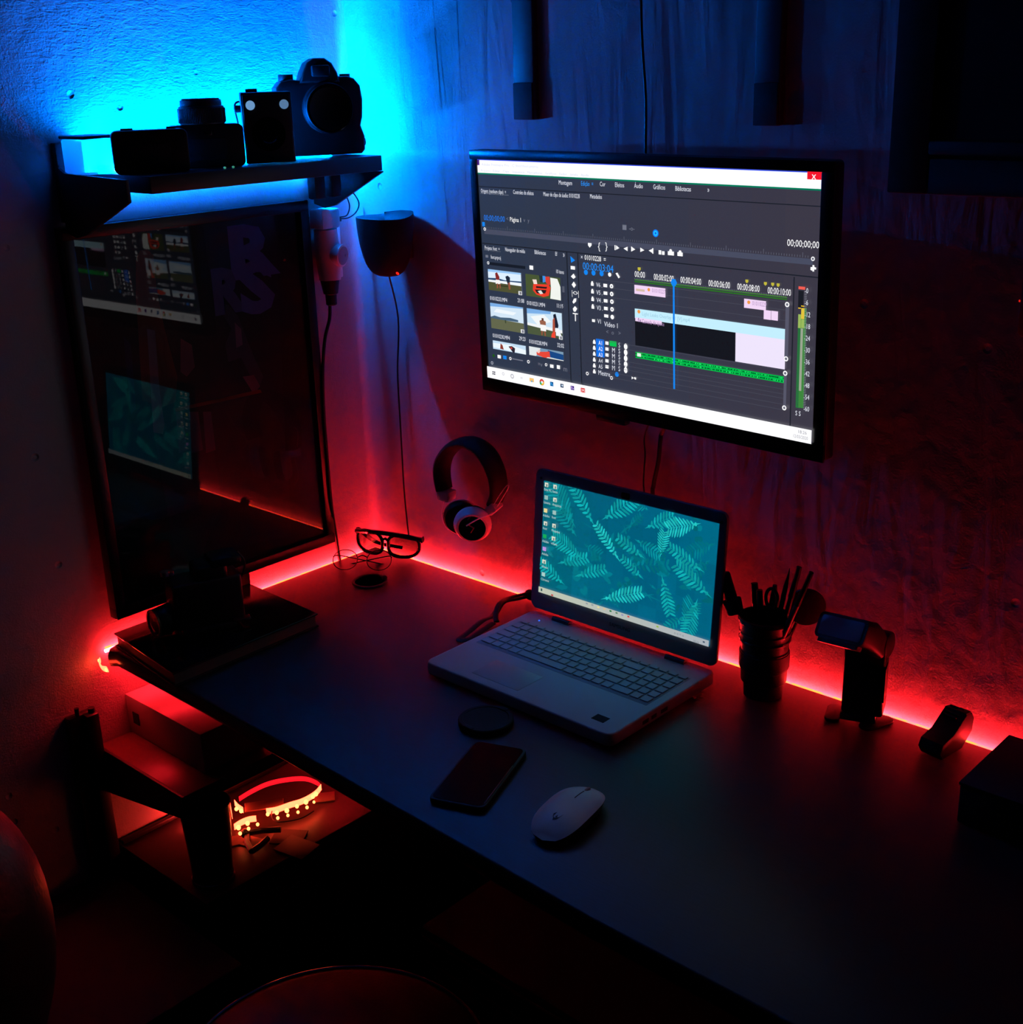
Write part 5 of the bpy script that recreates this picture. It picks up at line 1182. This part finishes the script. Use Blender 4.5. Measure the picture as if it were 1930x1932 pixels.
# loose things around it
o = MB().tube(bez([at(x, y, 2, .40) for x, y in ((514, 1528), (512, 1540), (522, 1550), (545, 1549), (570, 1543), (592, 1530))], 6), .0011, 6).build('loose_cable', CABLE, origin=at(540, 1545, 2, .38)); tag(o, 'thin looped cord draped over the coiled red light strip', 'cord')
p = at(500, 1532, 2, .385)
o = MB().box((0, 0, 0), (.07, .028, .003), rot=(0, 0, .95), bev=.0008).build('card_strip', mat('card', '8a6a60', .6), origin=None); o.location = (p.x, p.y, .3995); tag(o, 'pale strip of card lying across the coiled light strip', 'card')
t = thing('mini_tripod', 'dark folding mini tripod lying on the cabinet beside the tumbler', 'tripod', at(460, 1580, 2, .372))
for k, pp in enumerate((((462, 1572), (495, 1567), (530, 1565)), ((466, 1570), (467, 1590), (475, 1606)), ((475, 1606), (490, 1596), (505, 1582)))):
    b = MB(); b.tube([at(x, y, 2, .386) for x, y in pp], .0055, 8); b.build('leg', BLK, t, world=True)
b = MB(); b.ball(at(463, 1572, 2, .388), .009, 14); b.build('hub', BLK, t, world=True)
random.seed(3)
for k, (px, py, s_, rz) in enumerate(((478, 1590, .030, .3), (453, 1585, .03, 1.1), (545, 1580, .045, .6), (612, 1505, .03, .9), (560, 1600, .05, .2))):
    p = at(px, py, 2, .372)
    o = MB().box((0, 0, 0), (s_*1.3, s_, .0022), rot=(random.uniform(-.02, .02), 0, rz), bev=.0005).build('paper_scrap', mat('scrap', ('9a7a74', '8a5a58', '3a2624', 'a08080', '2c1c1a')[k], .7)); o.location = (p.x, p.y, .3725+.0003*k)
    tag(o, ('red-lit paper scrap between the mini tripod legs', 'small paper scrap close to the tumbler', 'dim paper scrap right of the mini tripod', 'bright paper scrap at the right end of the coiled strip', 'dim dark scrap of paper, lowest right in the clutter')[k], 'paper', 'paper scraps on the low cabinet')

# ------------------------------------------------------------ woven box on the floor under the desk
t = thing('woven_basket', 'patterned woven basket on the floor in the dark under the desk', 'basket', (.72, -.17, 0))
b = MB(); b.box((.72, -.17, .10), (.62, .28, .2), bev=.01); b.build('body', mat('weave_dark', '0c0807', .8, bump=.8, scale=300), t, world=True)
b = MB()
for k in range(8):
    x = .43+.075*k
    b.prism([(0, 0), (.05, 0), (.025, .05)], .001, frame_m((x, -.3105, .08+.02*(k % 2)), (1, 0, 0), (0, 0, 1)))
for k in range(4): b.box((.72, -.3108, .03+.05*k), (.6, .001, .006))
b.build('pattern_band', mat('weave_light', '9a6a58', .8), t, world=True)

# ------------------------------------------------------------ stool and leather armchair in the foreground
t = thing('round_stool', 'round black padded stool pulled up in front of the desk', 'stool', (.785, -.80, 0))
b = MB(); b.lathe([(.17, .375), (.195, .385), (.208, .405), (.210, .425), (.203, .442), (.185, .450), (.12, .455), (.04, .456)], None, 64); b.build('seat_pad', BLEATH, t)
b = MB(); b.tube([(.204*math.cos(2*PI*k/72), .204*math.sin(2*PI*k/72), .4425) for k in range(72)], .0028, 8, closed=True); b.build('rim_highlight_ring', mat('rim_highlight_gloss', '140c0b', .22, spec=.7), t)  # glossy ring added so the seat edge shows a rim highlight
b = MB(); b.cyl((0, 0, .09), (0, 0, .376), .024, seg=20); b.build('post', GREYM, t)
b = MB()
for k in range(5):
    a = 2*PI*k/5+.3; b.tube([(0, 0, .1), (.12*math.cos(a), .12*math.sin(a), .08), (.24*math.cos(a), .24*math.sin(a), .05)], [.02, .016, .012], 8)
b.build('star_base', BLK, t)
for k in range(5):
    a = 2*PI*k/5+.3; b = MB(); b.cyl((.24*math.cos(a)-.01, .24*math.sin(a), .025), (.24*math.cos(a)+.01, .24*math.sin(a), .025), .0245, seg=18, bev=.003); b.build('caster', RUBBER, t)
t = thing('leather_armchair', 'brown leather armchair cut off at the lower left corner', 'armchair', (.66, -1.38, 0))
b = MB(); b.ball((.690, -1.205, .80), (.105, .135, .20), 40, rot=(0, .1, .5)); b.build('backrest', LEATH, t, world=True)
b = MB(); b.box((.66, -1.40, .40), (.42, .42, .14), bev=.05, seg=4); b.build('seat', LEATH, t, world=True)
b = MB(); b.box((.68, -1.30, .46), (.09, .36, .34), bev=.03, seg=3); b.build('back_support', LEATH, t, world=True)
for sx in (.50, .82):
    for sy in (-1.56, -1.24):
        b = MB(); b.cyl((sx, sy, 0), (sx, sy, .34), .016, .022, seg=14); b.build('leg', BLK, t, world=True)
